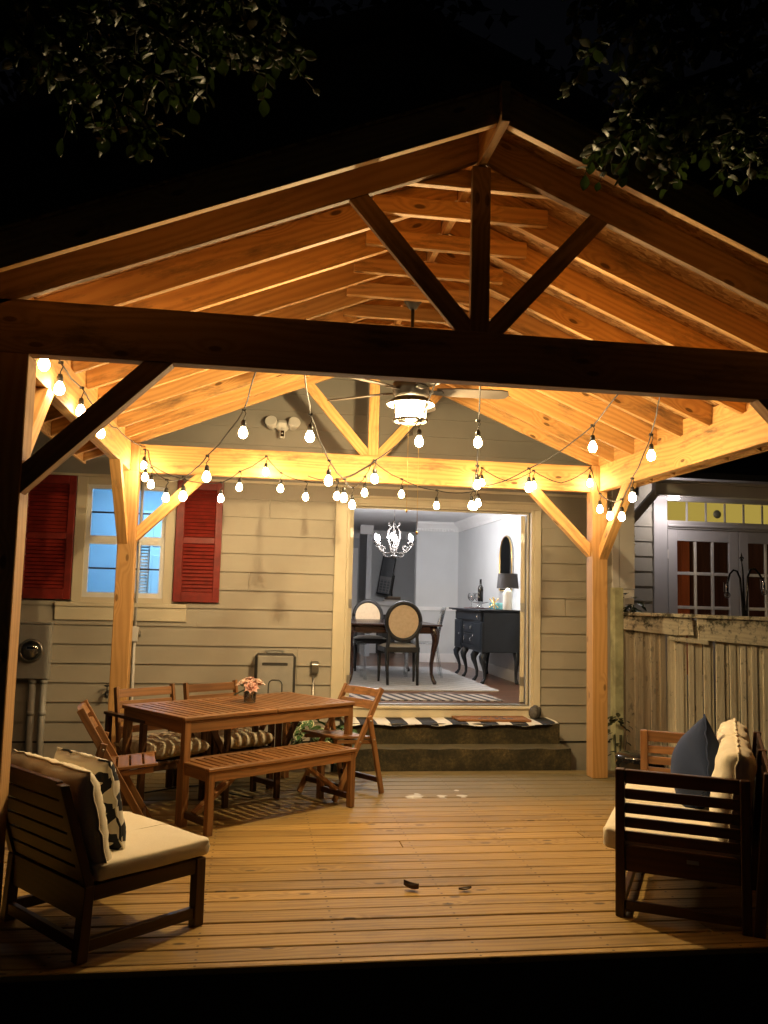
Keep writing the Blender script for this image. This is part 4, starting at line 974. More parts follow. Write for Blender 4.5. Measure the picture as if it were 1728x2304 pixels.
one('knob', M['steel'], cd, lambda g: g.lathe([(.028, 0), (.028, .008), (0, .012)], (-1.032, 8.255, 1.12), 14, Matrix.Rotation(radians(90), 4, 'Y')), True)
hb = thing('hose_tap', 'black hose tap on the siding left of the post', 'tap', (-1.27, 8.25, .6))
one('tap', M['black'], hb, lambda g: (g.tube([(-1.29, 8.29, .59), (-1.29, 8.20, .59)], .013, 8), g.tube([(-1.29, 8.215, .595), (-1.29, 8.19, .545)], .016, 8)), True)
one('wheel', M['black'], hb, lambda g: (g.lathe([(.022, 0), (.030, .006), (.022, .012)], (-1.29, 8.215, .645), 10), g.tube([(-1.29, 8.215, .60), (-1.29, 8.215, .65)], .006, 6)), True)
# security light under the gable
sl_ = thing('security_light', 'white twin lamp security light with camera on the gable', 'security light', (.21, 8.25, 3.12))
one('mount', M['white'], sl_, lambda g: (g.box(.145, .275, 8.215, YW-.014, 3.09, 3.20),), True, .03)
for s in (-1, 1):
    Ml = Matrix.Translation((.21+s*.105, 8.20, 3.155)) @ Matrix.Rotation(radians(s*28), 4, 'Y') @ Matrix.Rotation(radians(62), 4, 'X')
    lp = one('lamp_head', M['white'], sl_, lambda g: (g.lathe([(.0, -.065), (.030, -.060), (.046, -.035), (.056, .02), (.058, .045), (.05, .05), (.048, .046)], Ml.translation, 20, Ml.to_3x3().to_4x4()), g.tube([(.21+s*.06, 8.24, 3.15), (.21+s*.085, 8.21, 3.155)], .014, 8)), True)
    one('lens', plain('frosted lens', (.55, .54, .50), .25), lp, lambda g: g.lathe([(.049, .040), (.0, .042)], Ml.translation, 20, Ml.to_3x3().to_4x4()), True)
cm = one('camera_body', M['white'], sl_, lambda g: (g.box(.185, .235, 8.165, 8.225, 3.015, 3.095), g.tube([(.21, 8.21, 3.09), (.21, 8.225, 3.12)], .018, 8)), True, .008)
one('camera_face', M['gloss_black'], cm, lambda g: g.box(.193, .227, 8.161, 8.1645, 3.026, 3.084), True)
one('lens_glint', plain('lens highlight', (.85, .85, .85), .3), cm, lambda g: g.ball((.209, 8.160, 3.055), .0085, 8, 5, (1, .3, .8)), True)  # pale dot placed as a painted glint on the lens
# plants by the steps
def leafy(name, label, c, n, r, h, seed, mat, sz=.07):
    q = random.Random(seed); c = Vector(c)
    t = thing(name, label, 'plant', tuple(c))
    def lv(g):
        for i in range(n):
            a = q.uniform(0, 2*pi); rr = r*sqrt(q.random()); b = c+Vector((rr*cos(a)*.4, rr*sin(a)*.4, 0)); tip = c+Vector((rr*cos(a), rr*sin(a), h*q.uniform(.35, 1)))
            d = Vector((cos(a), sin(a), q.uniform(-.7, .2))).normalized(); L = sz*q.uniform(.7, 1.3); s_ = d.cross(Vector((q.uniform(-.3, .3), q.uniform(-.3, .3), 1))).normalized()*L*.42
            g.grid(lambda u, v: tip+d*L*v+s_*(2*u-1)*sin(pi*(v*.93+.04))+Vector((0, 0, .12*L*abs(2*u-1)-.25*L*v*v)), 4, 5)
    one('foliage', mat, t, lv, True)
    def stm(g):
        for i in range(10):
            a = q.uniform(0, 6.28); rr = r*.7*q.random(); g.tube([c+Vector((0, 0, -.02)), c+Vector((rr*cos(a), rr*sin(a), h*.7))], .003, 4)
    one('stems', M['leafgreen'], t, stm, True)
    return t
def varieg():
    n = N('variegated leaf'); uv = n.n('UVMap'); sp = n.n('SeparateXYZ', {0: uv}); g = n.n('NewGeometry')
    nz = n.n('TexNoise', {'Vector': g.outputs['Position'], 'Scale': 45.0}); e = n.math('ADD', n.math('MULTIPLY', n.math('ABSOLUTE', n.math('SUBTRACT', sp.outputs[0], .5)), 2.0), n.math('MULTIPLY_ADD', nz, .5, -.25))
    return n.bsdf(n.mix(n.n('MapRange', {0: e, 1: .72, 2: .85, 3: 0.0, 4: 1.0}).outputs[0], (.05, .13, .035), (.60, .62, .40)), .45)
M['varieg'] = varieg()
leafy('potted_plant', 'variegated leafy plant behind the bench by the steps', (.56, 7.78, -.02), 110, .22, .44, 5, M['varieg'], .075)
leafy('potted_plant', 'dark green leafy plant at the left end of the steps', (.73, 7.60, -.02), 60, .14, .40, 9, plain('garden leaf', (.035, .085, .02), .4, .35, 30), .085)
leafy('climber', 'dark climbing plant on the post at the fence top', (3.72, 8.12, 1.22), 24, .10, .40, 12, M['leafgreen'], .075)
leafy('climber', 'tangled weed low between right post and fence', (3.42, 7.75, -.2), 26, .12, .7, 15, plain('weed', (.05, .055, .02), .6, .4, 30), .06)
# ------------------------------------------------------------------ fence
fe = thing('fence', 'weathered mossy board fence behind the sofa', 'fence', (4.6, 8.0, -.3))
one('post', M['fence_moss'], fe, lambda g: g.box(3.475, 3.565, 7.95, 8.06, -.36, 1.665), True, .004)
q = random.Random(19)
x = 3.575
i = 0
while x < 6.6:
    w = q.choice([.055, .062, .07, .085, .088]) ; yy = 8.0+(.022 if i % 2 else 0)+q.uniform(-.004, .004); l = q.uniform(-.012, .012); zt = 1.36
    one('picket', M['fence'], fe, lambda g: g.hexa([(x, yy, -.36), (x+w, yy, -.36), (x+w, yy+.018, -.36), (x, yy+.018, -.36), (x+l, yy, zt), (x+w+l, yy, zt), (x+w+l, yy+.018, zt), (x+l, yy+.018, zt)], 2), True, .002)
    x += w+(q.choice([-.012, -.006, .004, .014]) if i % 2 == 0 else q.choice([-.004, .006])); i += 1
one('cap', M['fence'], fe, lambda g: g.hexa([(3.55, 7.925, 1.398), (6.6, 7.905, 1.352), (6.6, 8.06, 1.352), (3.55, 8.06, 1.398), (3.55, 7.925, 1.432), (6.6, 7.905, 1.392), (6.6, 8.06, 1.392), (3.55, 8.06, 1.432)], 0), True, .004)
one('rail', M['fence'], fe, lambda g: (g.hexa([(3.56, 7.955, 1.262), (4.135, 7.955, 1.208), (4.135, 7.978, 1.208), (3.56, 7.978, 1.262), (3.56, 7.955, 1.397), (4.135, 7.955, 1.388), (4.135, 7.978, 1.388), (3.56, 7.978, 1.397)], 0),
    g.hexa([(4.14, 7.957, 1.215), (4.30, 7.957, 1.215), (4.30, 7.976, 1.215), (4.14, 7.976, 1.215), (4.14, 7.957, 1.386), (4.275, 7.957, 1.386), (4.275, 7.976, 1.386), (4.14, 7.976, 1.386)], 0),
    g.hexa([(4.345, 7.950, 1.172), (6.6, 7.950, 1.02), (6.6, 7.975, 1.02), (4.345, 7.975, 1.172), (4.335, 7.950, 1.384), (6.6, 7.950, 1.345), (6.6, 7.975, 1.345), (4.335, 7.975, 1.384)], 0),
    g.hexa([(4.03, 7.940, 1.170), (4.44, 7.940, 1.125), (4.44, 7.9545, 1.125), (4.05, 7.9545, 1.165), (4.03, 7.940, 1.205), (4.44, 7.940, 1.175), (4.44, 7.9545, 1.175), (4.03, 7.9545, 1.205)], 0)), True, .003)
# gooseneck garden light stake behind the fence
gs = thing('garden_stake', 'black double gooseneck stake with hanging glass lights behind fence', 'garden light', (5.05, 8.3, -.3))
def stake(g):
    b = Vector((5.05, 8.30, .2))
    g.tube([(5.05, 8.30, -.36), (5.05, 8.30, 1.35)], .02, 8)
    g.tube([(5.055, 8.30, 1.2), (5.045, 8.30, 1.6), (5.035, 8.30, 1.9), (5.025, 8.30, 1.985)], [.016, .012, .008, .005], 8)
    g.ball((5.026, 8.30, 1.99), .014, 8, 6); g.lathe([(.004, 0), (.014, .02), (.006, .05), (.0, .075)], (5.025, 8.30, 2.0), 8)
    for s in (-1, 1): g.tube([(5.026, 8.30, 1.995), (5.026+s*.022, 8.30, 2.01), (5.026+s*.018, 8.30, 2.028)], .005, 6)
    L = [(5.035, 8.29, 1.15), (5.02, 8.29, 1.55), (5.0, 8.29, 1.80), (4.965, 8.29, 1.875), (4.925, 8.29, 1.885), (4.885, 8.29, 1.845), (4.862, 8.29, 1.77), (4.852, 8.29, 1.74)]
    R_ = [(5.065, 8.29, 1.15), (5.07, 8.29, 1.55), (5.085, 8.29, 1.82), (5.12, 8.29, 1.90), (5.165, 8.29, 1.905), (5.21, 8.29, 1.86), (5.25, 8.29, 1.80), (5.262, 8.29, 1.78)]
    g.tube(L, .011, 8); g.tube(R_, .011, 8)
one('stem', M['gloss_black'], gs, stake, True)
for (x, z) in ((4.850, 1.735), (5.264, 1.775)):
    one('clip', M['chrome'], gs, lambda g: (g.lathe([(.012, 0), (.016, -.02), (.016, -.07), (.022, -.075), (.0, -.076)], (x, 8.29, z), 12), g.box(x-.035, x-.028, 8.285, 8.295, z-.08, z+.02)), True)
    one('glass', thin_glass('lamp glass', (.85, .87, .88), 1.0), gs, lambda g: g.ball((x+.002, 8.29, z-.11), .032, 14, 9, (1, 1, 1.05)), True)
# ------------------------------------------------------------------ rear wing with french doors
wg = thing('rear_wing', 'lavender grey porch wing with french doors beyond fence', 'house', (5.5, 9.5, -.3))
YN = 9.5
one('siding', M['siding'], wg, lambda g: boards(g, 3.84, 4.63, -.3, 3.2, y=YN+.02, lip=.012), True)
one('wall_core', M['lav'], wg, lambda g: (g.box(3.84, 4.82, YN+.045, YN+.15, -.36, 3.3), g.box(4.82, 7.6, YN+.045, YN+.15, 2.73, 3.3), g.box(4.82, 7.6, YN+.045, YN+.15, -.36, .40)), True)
one('casing', M['lav'], wg, lambda g: (g.box(4.632, 4.802, YN-.02, YN+.044, -.3, 2.93), g.box(4.803, 7.6, YN-.018, YN+.044, 2.735, 2.93), g.box(4.803, 7.6, YN-.018, YN+.044, 2.405, 2.50), g.box(4.70, 7.6, YN-.04, YN-.021, 2.78, 2.81), g.box(4.803, 7.6, YN-.035, YN-.0185, 2.43, 2.455)), True, .004)
tr = one('transom', M['lav'], wg, lambda g: (g.box(4.804, 7.4, YN+.001, YN+.03, 2.5005, 2.506), [g.box(4.826+i*.243+.222, 4.826+(i+1)*.243, YN-.006, YN+.03, 2.503, 2.73) for i in range(11)]), True, .002)
one('pane', emit('lit yellow glass', (.62, .45, .085), .62), tr, lambda g: g.box(4.804, 7.4, YN+.010, YN+.018, 2.501, 2.734), True)
one('medallion', plain('grey medallion', (.16, .15, .10), .5), tr, lambda g: g.lathe([(.052, 0), (.045, .012), (.02, .018), (0, .02)], (5.442, YN-.006, 2.60), 16, Rm), True)
Mgl = thin_glass('door glass dusk', (.8, .8, .8), .25)
for k in range(3):
    x0 = 4.815+k*.905; x1 = x0+.895; cols = [(x0+.115, x0+.335), (x0+.362, x0+.552), (x0+.582, x0+.775)]
    rows = [(1.90, 2.265), (1.50, 1.865), (1.10, 1.465), (.70, 1.065)]
    dl = one('door', M['lav'], wg, lambda g: (g.box(x0, x0+.115, YN-.005, YN+.04, .42, 2.402), g.box(x0+.776, x1, YN-.005, YN+.04, .42, 2.402), g.box(x0+.1151, x0+.7759, YN-.004, YN+.04, 2.265, 2.402), g.box(x0+.1151, x0+.7759, YN-.004, YN+.04, .42, .70)), True, .003)
    one('muntin', M['trim_white'], dl, lambda g: ([g.box(a[1], b[0], YN-.002, YN+.036, .70, 2.265) for a, b in zip(cols, cols[1:])], [g.box(c[0], c[1], YN+.001, YN+.036, za, zb) for c in cols for za, zb in ((1.865, 1.90), (1.465, 1.50), (1.065, 1.10))]), True, .003)
    one('pane', Mgl, dl, lambda g: g.box(x0+.115, x0+.776, YN+.015, YN+.019, .7, 2.265), True)
    if k == 0: one('hinge', M['trim_white'], dl, lambda g: g.box(x0-.012, x0+.004, YN-.012, YN-.0055, 2.05, 2.16), True)
def curtain_m(name, c, e):
    n = N(name); uv = n.n('UVMap'); g = n.n('NewGeometry'); nz = n.n('TexNoise', {'Vector': n.n('Mapping', {'Vector': g.outputs['Position'], 'Scale': (12, 1, 1)}), 'Scale': 1.0, 'Detail': 4.0})
    r = n.ramp(nz, [(.3, tuple(x*.45 for x in c)), (.7, c)]); m = n.bsdf(r, .9)
    n.t.links.new(r.outputs[0], n.b.inputs['Emission Color']); n.b.inputs['Emission Strength'].default_value = e  # cloth glows by itself in place of lamplight behind it
    return m
fold = lambda g, x0, x1, y: g.grid(lambda u, v: Vector((x0+(x1-x0)*u, y+.025*sin(u*(x1-x0)*70), .45+v*1.9)), int((x1-x0)*120), 1)
one('curtain', curtain_m('glowing rust curtain', (.36, .075, .018), .34), wg, lambda g: fold(g, 4.80, 5.185, YN+.16), True)
one('curtain', curtain_m('faintly glowing brown curtain', (.11, .035, .015), .16), wg, lambda g: fold(g, 5.19, 7.5, YN+.17), True)
one('porch_beam', M['trim_white'], wg, lambda g: (g.box(4.40, 7.6, 8.96, 9.06, 2.735, 2.868), g.box(4.38, 7.6, 8.93, 9.10, 2.869, 2.905)), True, .004)
pl_ = tag(one('porch_lamp', emit('lit porch lamp', (1, .91, .89), 215), None, lambda g: g.box(4.66, 4.78, 9.14, 9.20, 2.715, 2.73), bevel=.004), 'small lit strip lamp under the porch beam at transom corner', 'porch lamp')
one('porch_post', M['trim_white'], wg, lambda g: g.box(4.02, 4.12, 9.0, 9.1, -.3, 2.95), True, .004)
one('bracket', M['trim_white'], wg, lambda g: (g.bar((4.11, 9.02, 2.40), (4.46, 9.02, 2.80), .07, .085), g.box(4.10, 4.22, 8.99, 9.06, 2.72, 2.90), [g.ball((4.145+.012*(i % 2), 8.99, 2.32-i*.05), .016, 8, 6) for i in range(6)]), True, .004)
one('roof', plain('dark porch roof', (.02, .02, .022), .9), wg, lambda g: (g.hexa([(3.9, 8.8, 2.91), (7.8, 8.8, 2.91), (7.8, 11, 3.9), (3.9, 11, 3.9), (3.9, 8.8, 2.98), (7.8, 8.8, 2.98), (7.8, 11, 3.97), (3.9, 11, 3.97)]),), True)
one('inner_wall', plain('dark inner wall', (.05, .035, .028), .9), wg, lambda g: (g.box(4.0, 7.6, 11, 11.1, -.36, 3.3), g.box(3.95, 4.0, 9.66, 11, -.36, 3.3), g.box(7.6, 7.65, 9.66, 11, -.36, 3.3)), True)
# ================================================================== DINING ROOM FURNISHINGS
M['mahog'] = wood('dark mahogany', (.038, .014, .009), (.017, .007, .005), .25, .1, 0, var=.3, spec=.6)
M['ebony'] = plain('black painted wood', (.010, .0095, .0095), .45, .2)
M['blueblack'] = plain('blue black paint', (.011, .016, .024), .42, .12, 5)
M['seatfab'] = cloth('light grey seat fabric', (.55, .52, .48))
def cane():
    n = N('woven cane'); tc = n.n('TexCoord'); a = n.n('TexWave', {'Vector': tc.outputs['Object'], 'Scale': 38.0}, bands_direction='X'); b = n.n('TexWave', {'Vector': tc.outputs['Object'], 'Scale': 38.0}, bands_direction='Z')
    f = n.math('MULTIPLY', a.outputs[1] if len(a.outputs) > 1 else a, b.outputs[1] if len(b.outputs) > 1 else b)
    nz = n.n('TexNoise', {'Vector': tc.outputs['Object'], 'Scale': 30.0})
    return n.bsdf(n.ramp(n.math('MULTIPLY_ADD', nz, .5, n.math('MULTIPLY', f, .6)), [(.25, (.74, .57, .36)), (.8, (.46, .31, .16))]), .6)
M['cane'] = cane()
def acrylic():
    n = N('clear acrylic'); t = n.n('BsdfTransparent', {0: (.86, .88, .89, 1)}); g = n.n('BsdfGlossy', {'Roughness': .06}); lw = n.n('LayerWeight', {'Blend': .35})
    mx = n.n('MixShader', {0: n.math('MULTIPLY_ADD', lw.outputs['Facing'], .55, .10), 1: t, 2: g}); n.t.links.new(mx.outputs[0], n.out.inputs[0]); return n.m
M['acrylic'] = acrylic()
def cabriole(g, x, y, z0, z1, dx, dy, r=.04):
    pts, rr = [], []
    H = z1-z0
    for t, off, k in ((1, .0, 1.15), (.93, .012, 1.25), (.84, .030, 1.2), (.72, .028, .95), (.55, .010, .72), (.35, -.006, .55), (.18, -.004, .48), (.08, .012, .55), (.03, .028, .62), (0, .030, .45)):
        pts.append((x+dx*off, y+dy*off, z0+H*t)); rr.append(r*k)
    g.tube(pts[::-1], rr[::-1], 10)
dt = thing('dining_table', 'dark mahogany dining table with curved legs inside the room', 'dining table', (1.65, 10.95, FZ))
one('tabletop', M['mahog'], dt, lambda g: (g.box(1.06, 2.22, 9.98, 11.92, 1.185, 1.207),), True, .006)
one('apron', M['mahog'], dt, lambda g: (g.box(1.13, 2.15, 10.06, 10.085, 1.095, 1.1845), g.box(1.13, 2.15, 11.815, 11.84, 1.095, 1.1845), g.box(1.13, 1.155, 10.0851, 11.8149, 1.096, 1.1845), g.box(2.125, 2.15, 10.0851, 11.8149, 1.096, 1.1845)), True, .004)
for (x, y, dx, dy) in ((1.16, 10.09, -.9, -.6), (2.12, 10.09, .9, -.6), (1.16, 11.80, -.9, .6), (2.12, 11.80, .9, .6)):
    one('leg', M['mahog'], dt, lambda g: cabriole(g, x, y, FZ+.012, 1.184, dx*1.3, dy*1.3, .042), True)
# oval back cane chairs (local +y = forward)
def ovalchair(label, loc, rz_):
    c = thing('dining_chair', label, 'dining chair', loc, rz_, 'oval back cane dining chairs')
    cz, a, b = .735, .19, .205
    def ring(g):
        n = 32; pts = [(1.06*a*cos(2*pi*k/n), -.03-.10*(b*sin(2*pi*k/n)), cz+1.06*b*sin(2*pi*k/n)) for k in range(n+1)]
        g.tube(pts, .026, 8)
    one('back_frame', M['ebony'], c, ring)
    def cn(g):
        n = 28; bb = len(g.v)
        for d in (-.006, .006):
            for k in range(n):
                t = 2*pi*k/n; g.v.append((a*cos(t), -.03-.10*b*sin(t)+d, cz+b*sin(t)))
        g.face([bb+k for k in range(n)]); g.face([bb+n+k for k in range(n)][::-1])
    one('cane_panel', M['cane'], c, cn)
    one('seat', M['seatfab'], c, lambda g: g.grid(lambda u, v: Vector((.235*(2*u-1)*(1-.12*(1-v)), -.02+.44*v, .435+.045*(1-(2*u-1)**4)*(1-(2*v-1)**4))), 14, 14))
    one('seat_rail', M['ebony'], c, lambda g: (g.box(-.205, .205, -.02, .02, .375, .44), g.box(-.235, .235, .395, .425, .375, .44), g.hexa([(-.21, .02, .375), (-.18, .02, .375), (-.205, .40, .375), (-.237, .40, .375), (-.21, .02, .438), (-.18, .02, .438), (-.205, .40, .438), (-.237, .40, .438)]), g.hexa([(.18, .02, .375), (.21, .02, .375), (.237, .40, .375), (.205, .40, .375), (.18, .02, .438), (.21, .02, .438), (.237, .40, .438), (.205, .40, .438)])), False, .006)
    for s in (-1, 1):
        one('back_leg', M['ebony'], c, lambda g: g.tube([(s*.175, -.05, 0), (s*.178, -.01, .22), (s*.18, .0, .42), (s*.165, -.022, .56), (s*.18, -.026, .66)], [.016, .020, .024, .02, .018], 8))
        one('front_leg', M['ebony'], c, lambda g: g.tube([(s*.215, .41, 0), (s*.215, .40, .10), (s*.215, .40, .38)], [.013, .017, .025], 8))
    return c
ovalchair('black oval back cane chair with its back to the doorway', (1.745, 9.99, FZ+.012), 0)
ovalchair('black oval back cane chair facing out from the far table end', (1.62, 12.18, FZ+.012), pi)
def ghost(label, loc, rz_):
    c = thing('acrylic_chair', label, 'dining chair', loc, rz_, 'clear acrylic dining chairs')
    one('back', M['acrylic'], c, lambda g: [g.grid(lambda u, v: Vector((.19*(2*u-1)*sqrt(max(0.02, 1-(2*v-1)**2*.92)), -.05-.10*v+.05*(2*u-1)**2+d, .46+.44*v)), 12, 12) for d in (0, .008)])
    one('seat', M['acrylic'], c, lambda g: g.box(-.20, .20, -.04, .38, .425, .445), False, .01)
    for s in (-1, 1):
        one('leg', M['acrylic'], c, lambda g: g.bar((s*.17, .35, .42), (s*.18, .37, 0), .032, .032)); one('leg', M['acrylic'], c, lambda g: g.bar((s*.17, -.02, .42), (s*.18, -.09, 0), .032, .032))
    return c
ghost('clear acrylic chair on the right side of the dining table', (2.36, 11.10, FZ+.012), radians(82))
ghost('clear acrylic chair on the left side of the dining table', (1.02, 10.75, FZ+.012), radians(-90))
# rugs
def rugm():
    n = N('white lattice rug'); uv = n.n('UVMap'); sp = n.n('SeparateXYZ', {0: uv}); u, v = sp.outputs[0], sp.outputs[1]
    def ln(a): return n.math('LESS_THAN', n.math('ABSOLUTE', n.math('SUBTRACT', n.math('FRACT', a), .5)), .07)
    a = n.math('MULTIPLY_ADD', u, 11.0, n.math('MULTIPLY', v, 16.0)); b = n.math('MULTIPLY_ADD', u, 11.0, n.math('MULTIPLY', v, -16.0))
    g = n.n('NewGeometry'); nz = n.n('TexNoise', {'Vector': g.outputs['Position'], 'Scale': 120.0})
    return n.bsdf(n.mix(n.math('MULTIPLY', n.math('MAXIMUM', ln(a), ln(b)), .55), (.62, .62, .62), (.26, .26, .27)), .95, nz, .5, .006)
tag(one('rug', rugm(), None, lambda g: (g.grid(lambda u, v: Vector((.35+2.42*u+.012*sin(v*40)*(u > .98), 9.47+3.15*v, FZ+.012)), 30, 30), g.box(.35, 2.76, 9.475, 12.61, FZ+.0005, FZ+.010))), 'white lattice rug under the dining table', 'rug')
def matm():
    n = N('striped indoor mat'); uv = n.n('UVMap'); sp = n.n('SeparateXYZ', {0: uv}); f = n.math('FRACT', n.math('MULTIPLY_ADD', n.math('MULTIPLY', sp.outputs[1], .9), 1.0, n.math('MULTIPLY', sp.outputs[0], 13.0)))
    tc = n.n('TexCoord'); nz = n.n('TexNoise', {'Vector': tc.outputs['Object'], 'Scale': 200.0}); return n.bsdf(n.mix(n.math('LESS_THAN', f, .5), (.055, .058, .068), (.52, .47, .43)), .95, nz, .4, .004)
tag(one('rug', matm(), None, lambda g: (g.grid(lambda u, v: Vector((.98+1.57*u, 8.56+.59*v, FZ+.0085)), 20, 8), g.box(.985, 2.545, 8.565, 9.145, FZ+.0005, FZ+.007))), 'black and white striped mat just inside the door', 'rug')
# sideboard
sb = thing('sideboard', 'blue black sideboard with curved legs along the right wall', 'sideboard', (3.0, 11.0, FZ))
ST = 1.395
one('body', M['blueblack'], sb, lambda g: (g.box(2.80, 3.265, 10.28, 11.72, .87, 1.365), g.box(2.775, 2.799, 10.28, 10.70, .865, 1.24), g.box(2.775, 2.799, 11.30, 11.72, .865, 1.24), g.box(2.785, 2.7995, 10.70, 11.30, .89, .93)), True, .004)
one('top', M['blueblack'], sb, lambda g: (g.box(2.715, 3.27, 10.20, 11.84, 1.376, ST), g.box(2.745, 3.268, 10.24, 11.79, 1.3655, 1.3755)), True, .006)
for (y0, y1, z0, z1, xx) in ((10.33, 11.67, 1.25, 1.355, 2.772), (10.73, 11.27, 1.085, 1.225, 2.787), (10.73, 11.27, .935, 1.075, 2.787)):
    d = one('drawer', M['blueblack'], sb, lambda g: g.box(xx, xx+.02, y0, y1, z0, z1), True, .006)
    one('pull', M['chrome'], d, lambda g: [g.tube([(xx-.002, y, (z0+z1)/2+.022), (xx-.018, y, (z0+z1)/2+.012), (xx-.018, y, (z0+z1)/2-.014), (xx-.002, y, (z0+z1)/2-.024)], .006, 6) for y in (y0+.10, y1-.10)], True)
for (y0, y1) in ((10.32, 10.66), (11.34, 11.68)):
    d = one('door', M['blueblack'], sb, lambda g: (g.box(2.766, 2.7745, y0, y1, .90, 1.22),), True, .006)
    one('knob', M['chrome'], d, lambda g: g.ball((2.755, (y1-.03 if y0 < 11 else y0+.03), 1.06), .011, 8, 6), True)
for (x, y, dx, dy) in ((2.83, 10.34, -1, -.8), (2.83, 10.72, -1, .4), (2.83, 11.28, -1, -.4), (2.83, 11.66, -1, .8), (3.23, 10.33, .2, -.6), (3.23, 11.67, .2, .6)):
    one('leg', M['blueblack'], sb, lambda g: cabriole(g, x, y, FZ, .868, dx*1.2, dy, .036), True)
# on the sideboard
lx, ly = 3.08, 10.22
tl = thing('table_lamp', 'lit table lamp with dark drum shade on the sideboard', 'table lamp', (lx, ly, ST))
one('base', plain('white glazed ceramic', (.80, .79, .74), .25, .04), tl, lambda g: g.lathe([(.0, .0), (.055, .0), (.06, .01), (.058, .10), (.060, .20), (.05, .235), (.02, .25), (.012, .275), (0, .276)], (lx, ly, ST+.001), 20), True)
one('shade', plain('dark grey drum shade', (.045, .042, .045), .7), tl, lambda g: (g.lathe([(.135, .265), (.118, .445)], (lx, ly, ST), 28, cap=False), g.lathe([(.133, .265), (.116, .445)], (lx, ly, ST), 28, cap=False)), True)
one('bulb', emit('lit lamp bulb', (1, .92, .74), S_CEIL), tl, lambda g: g.ball((lx, ly, ST+.315), .026, 10, 8), True)
def bottle(g):
    g.lathe([(.0, 0), (.034, 0), (.037, .006), (.037, .17), (.034, .195), (.016, .225), (.014, .285), (.016, .287), (.016, .30), (0, .301)], (3.0, 11.20, ST+.092), 18)
wb = thing('wine_bottle', 'dark wine bottle standing on the glass cake stand', 'bottle', (3.0, 11.20, ST+.092))
one('glass', M['gloss_black'], wb, bottle, True)
one('label', plain('gold script', (.45, .40, .30), .5), wb, lambda g: [g.tube([(3.0-.0375*cos(a), 11.20+.0375*sin(a), ST+.092+z) for a, z in ((-.95, .05+o), (-.75, .075+o), (-.6, .05+o), (-.45, .08+o), (-.3, .06+o), (-.15, .085+o))], .0022, 4) for o in (0, .05)], True)
cs = tag(one('cake_stand', thin_glass('stand glass', (.93, .95, .95), .6), None, lambda g: g.lathe([(0, .010), (.045, .010), (.05, .012), (.02, .03), (.018, .06), (.09, .078), (.11, .082), (.11, .088), (.0, .090)], (3.0, 11.20, ST), 24)), 'clear glass cake stand under the wine bottle', 'cake stand')
tag(one('tray', plain('dark red tray', (.14, .02, .015), .3), None, lambda g: g.lathe([(0, .001), (.17, .001), (.185, .008), (.18, .009), (.0, .006)], (2.99, 11.33, ST), 28)), 'thin dark red tray under the glassware', 'tray')
for k, (x, y, lb) in enumerate(((2.97, 11.56, 'round stemmed wine glass at the left of the tray'), (3.03, 11.44, 'round stemmed wine glass right beside the bottle'))):
    tag(one('wine_glass', thin_glass('wine glass', (.94, .96, .96), 1.0), None, lambda g: g.lathe([(.0, .010), (.035, .010), (.034, .013), (.004, .02), (.004, .09), (.03, .105), (.05, .14), (.052, .165), (.042, .205), (.040, .205), (.049, .165), (.0, .105)], (x, y, ST), 20)), lb, 'wine glass', 'wine glasses on the sideboard')
def jack(g):
    c = Vector((2.95, 10.37, ST+.078))
    for d in ((1, .3, .9), (-1, -.3, .9), (.3, 1, .0), (.2, .9, .9), (-.2, -.9, .9), (0, .5, 1.0)):
        d = Vector(d).normalized(); g.tube([c-d*.078, c+d*.078], .0075, 7); g.ball(c+d*.075, .011, 8, 6); g.ball(c-d*.075, .011, 8, 6)
tag(one('ornament', M['brass'], None, jack), 'gold jack shaped ornament on the sideboard', 'ornament')
tag(one('keepsake_box', plain('teal glaze', (.13, .34, .38), .2, .5, 22), None, lambda g: g.box(3.03, 3.16, 10.60, 10.86, ST+.001, ST+.085), bevel=.006), 'teal patterned box behind the gold ornament', 'box')
mi = thing('mirror', 'arched gold edged mirror on the right dining wall', 'mirror', (3.29, 10.98, 1.64))
arc = [(10.70, 1.64), (11.25, 1.64), (11.25, 2.09)]+[(10.975+.275*cos(pi*k/14), 2.09+.27*sin(pi*k/14)) for k in range(1, 14)]+[(10.70, 2.09)]
n_ = N('mirror glass'); one('glass', n_.bsdf((.55, .56, .57), .03, None, Metallic=1.0), mi, lambda g: g.prism(arc, lambda a, b, t: (t, a, b), 3.275, 3.299), True)
one('frame', M['brass'], mi, lambda g: g.tube([(3.275, a, b) for a, b in arc]+[(3.275, *arc[0])], .010, 6), True)
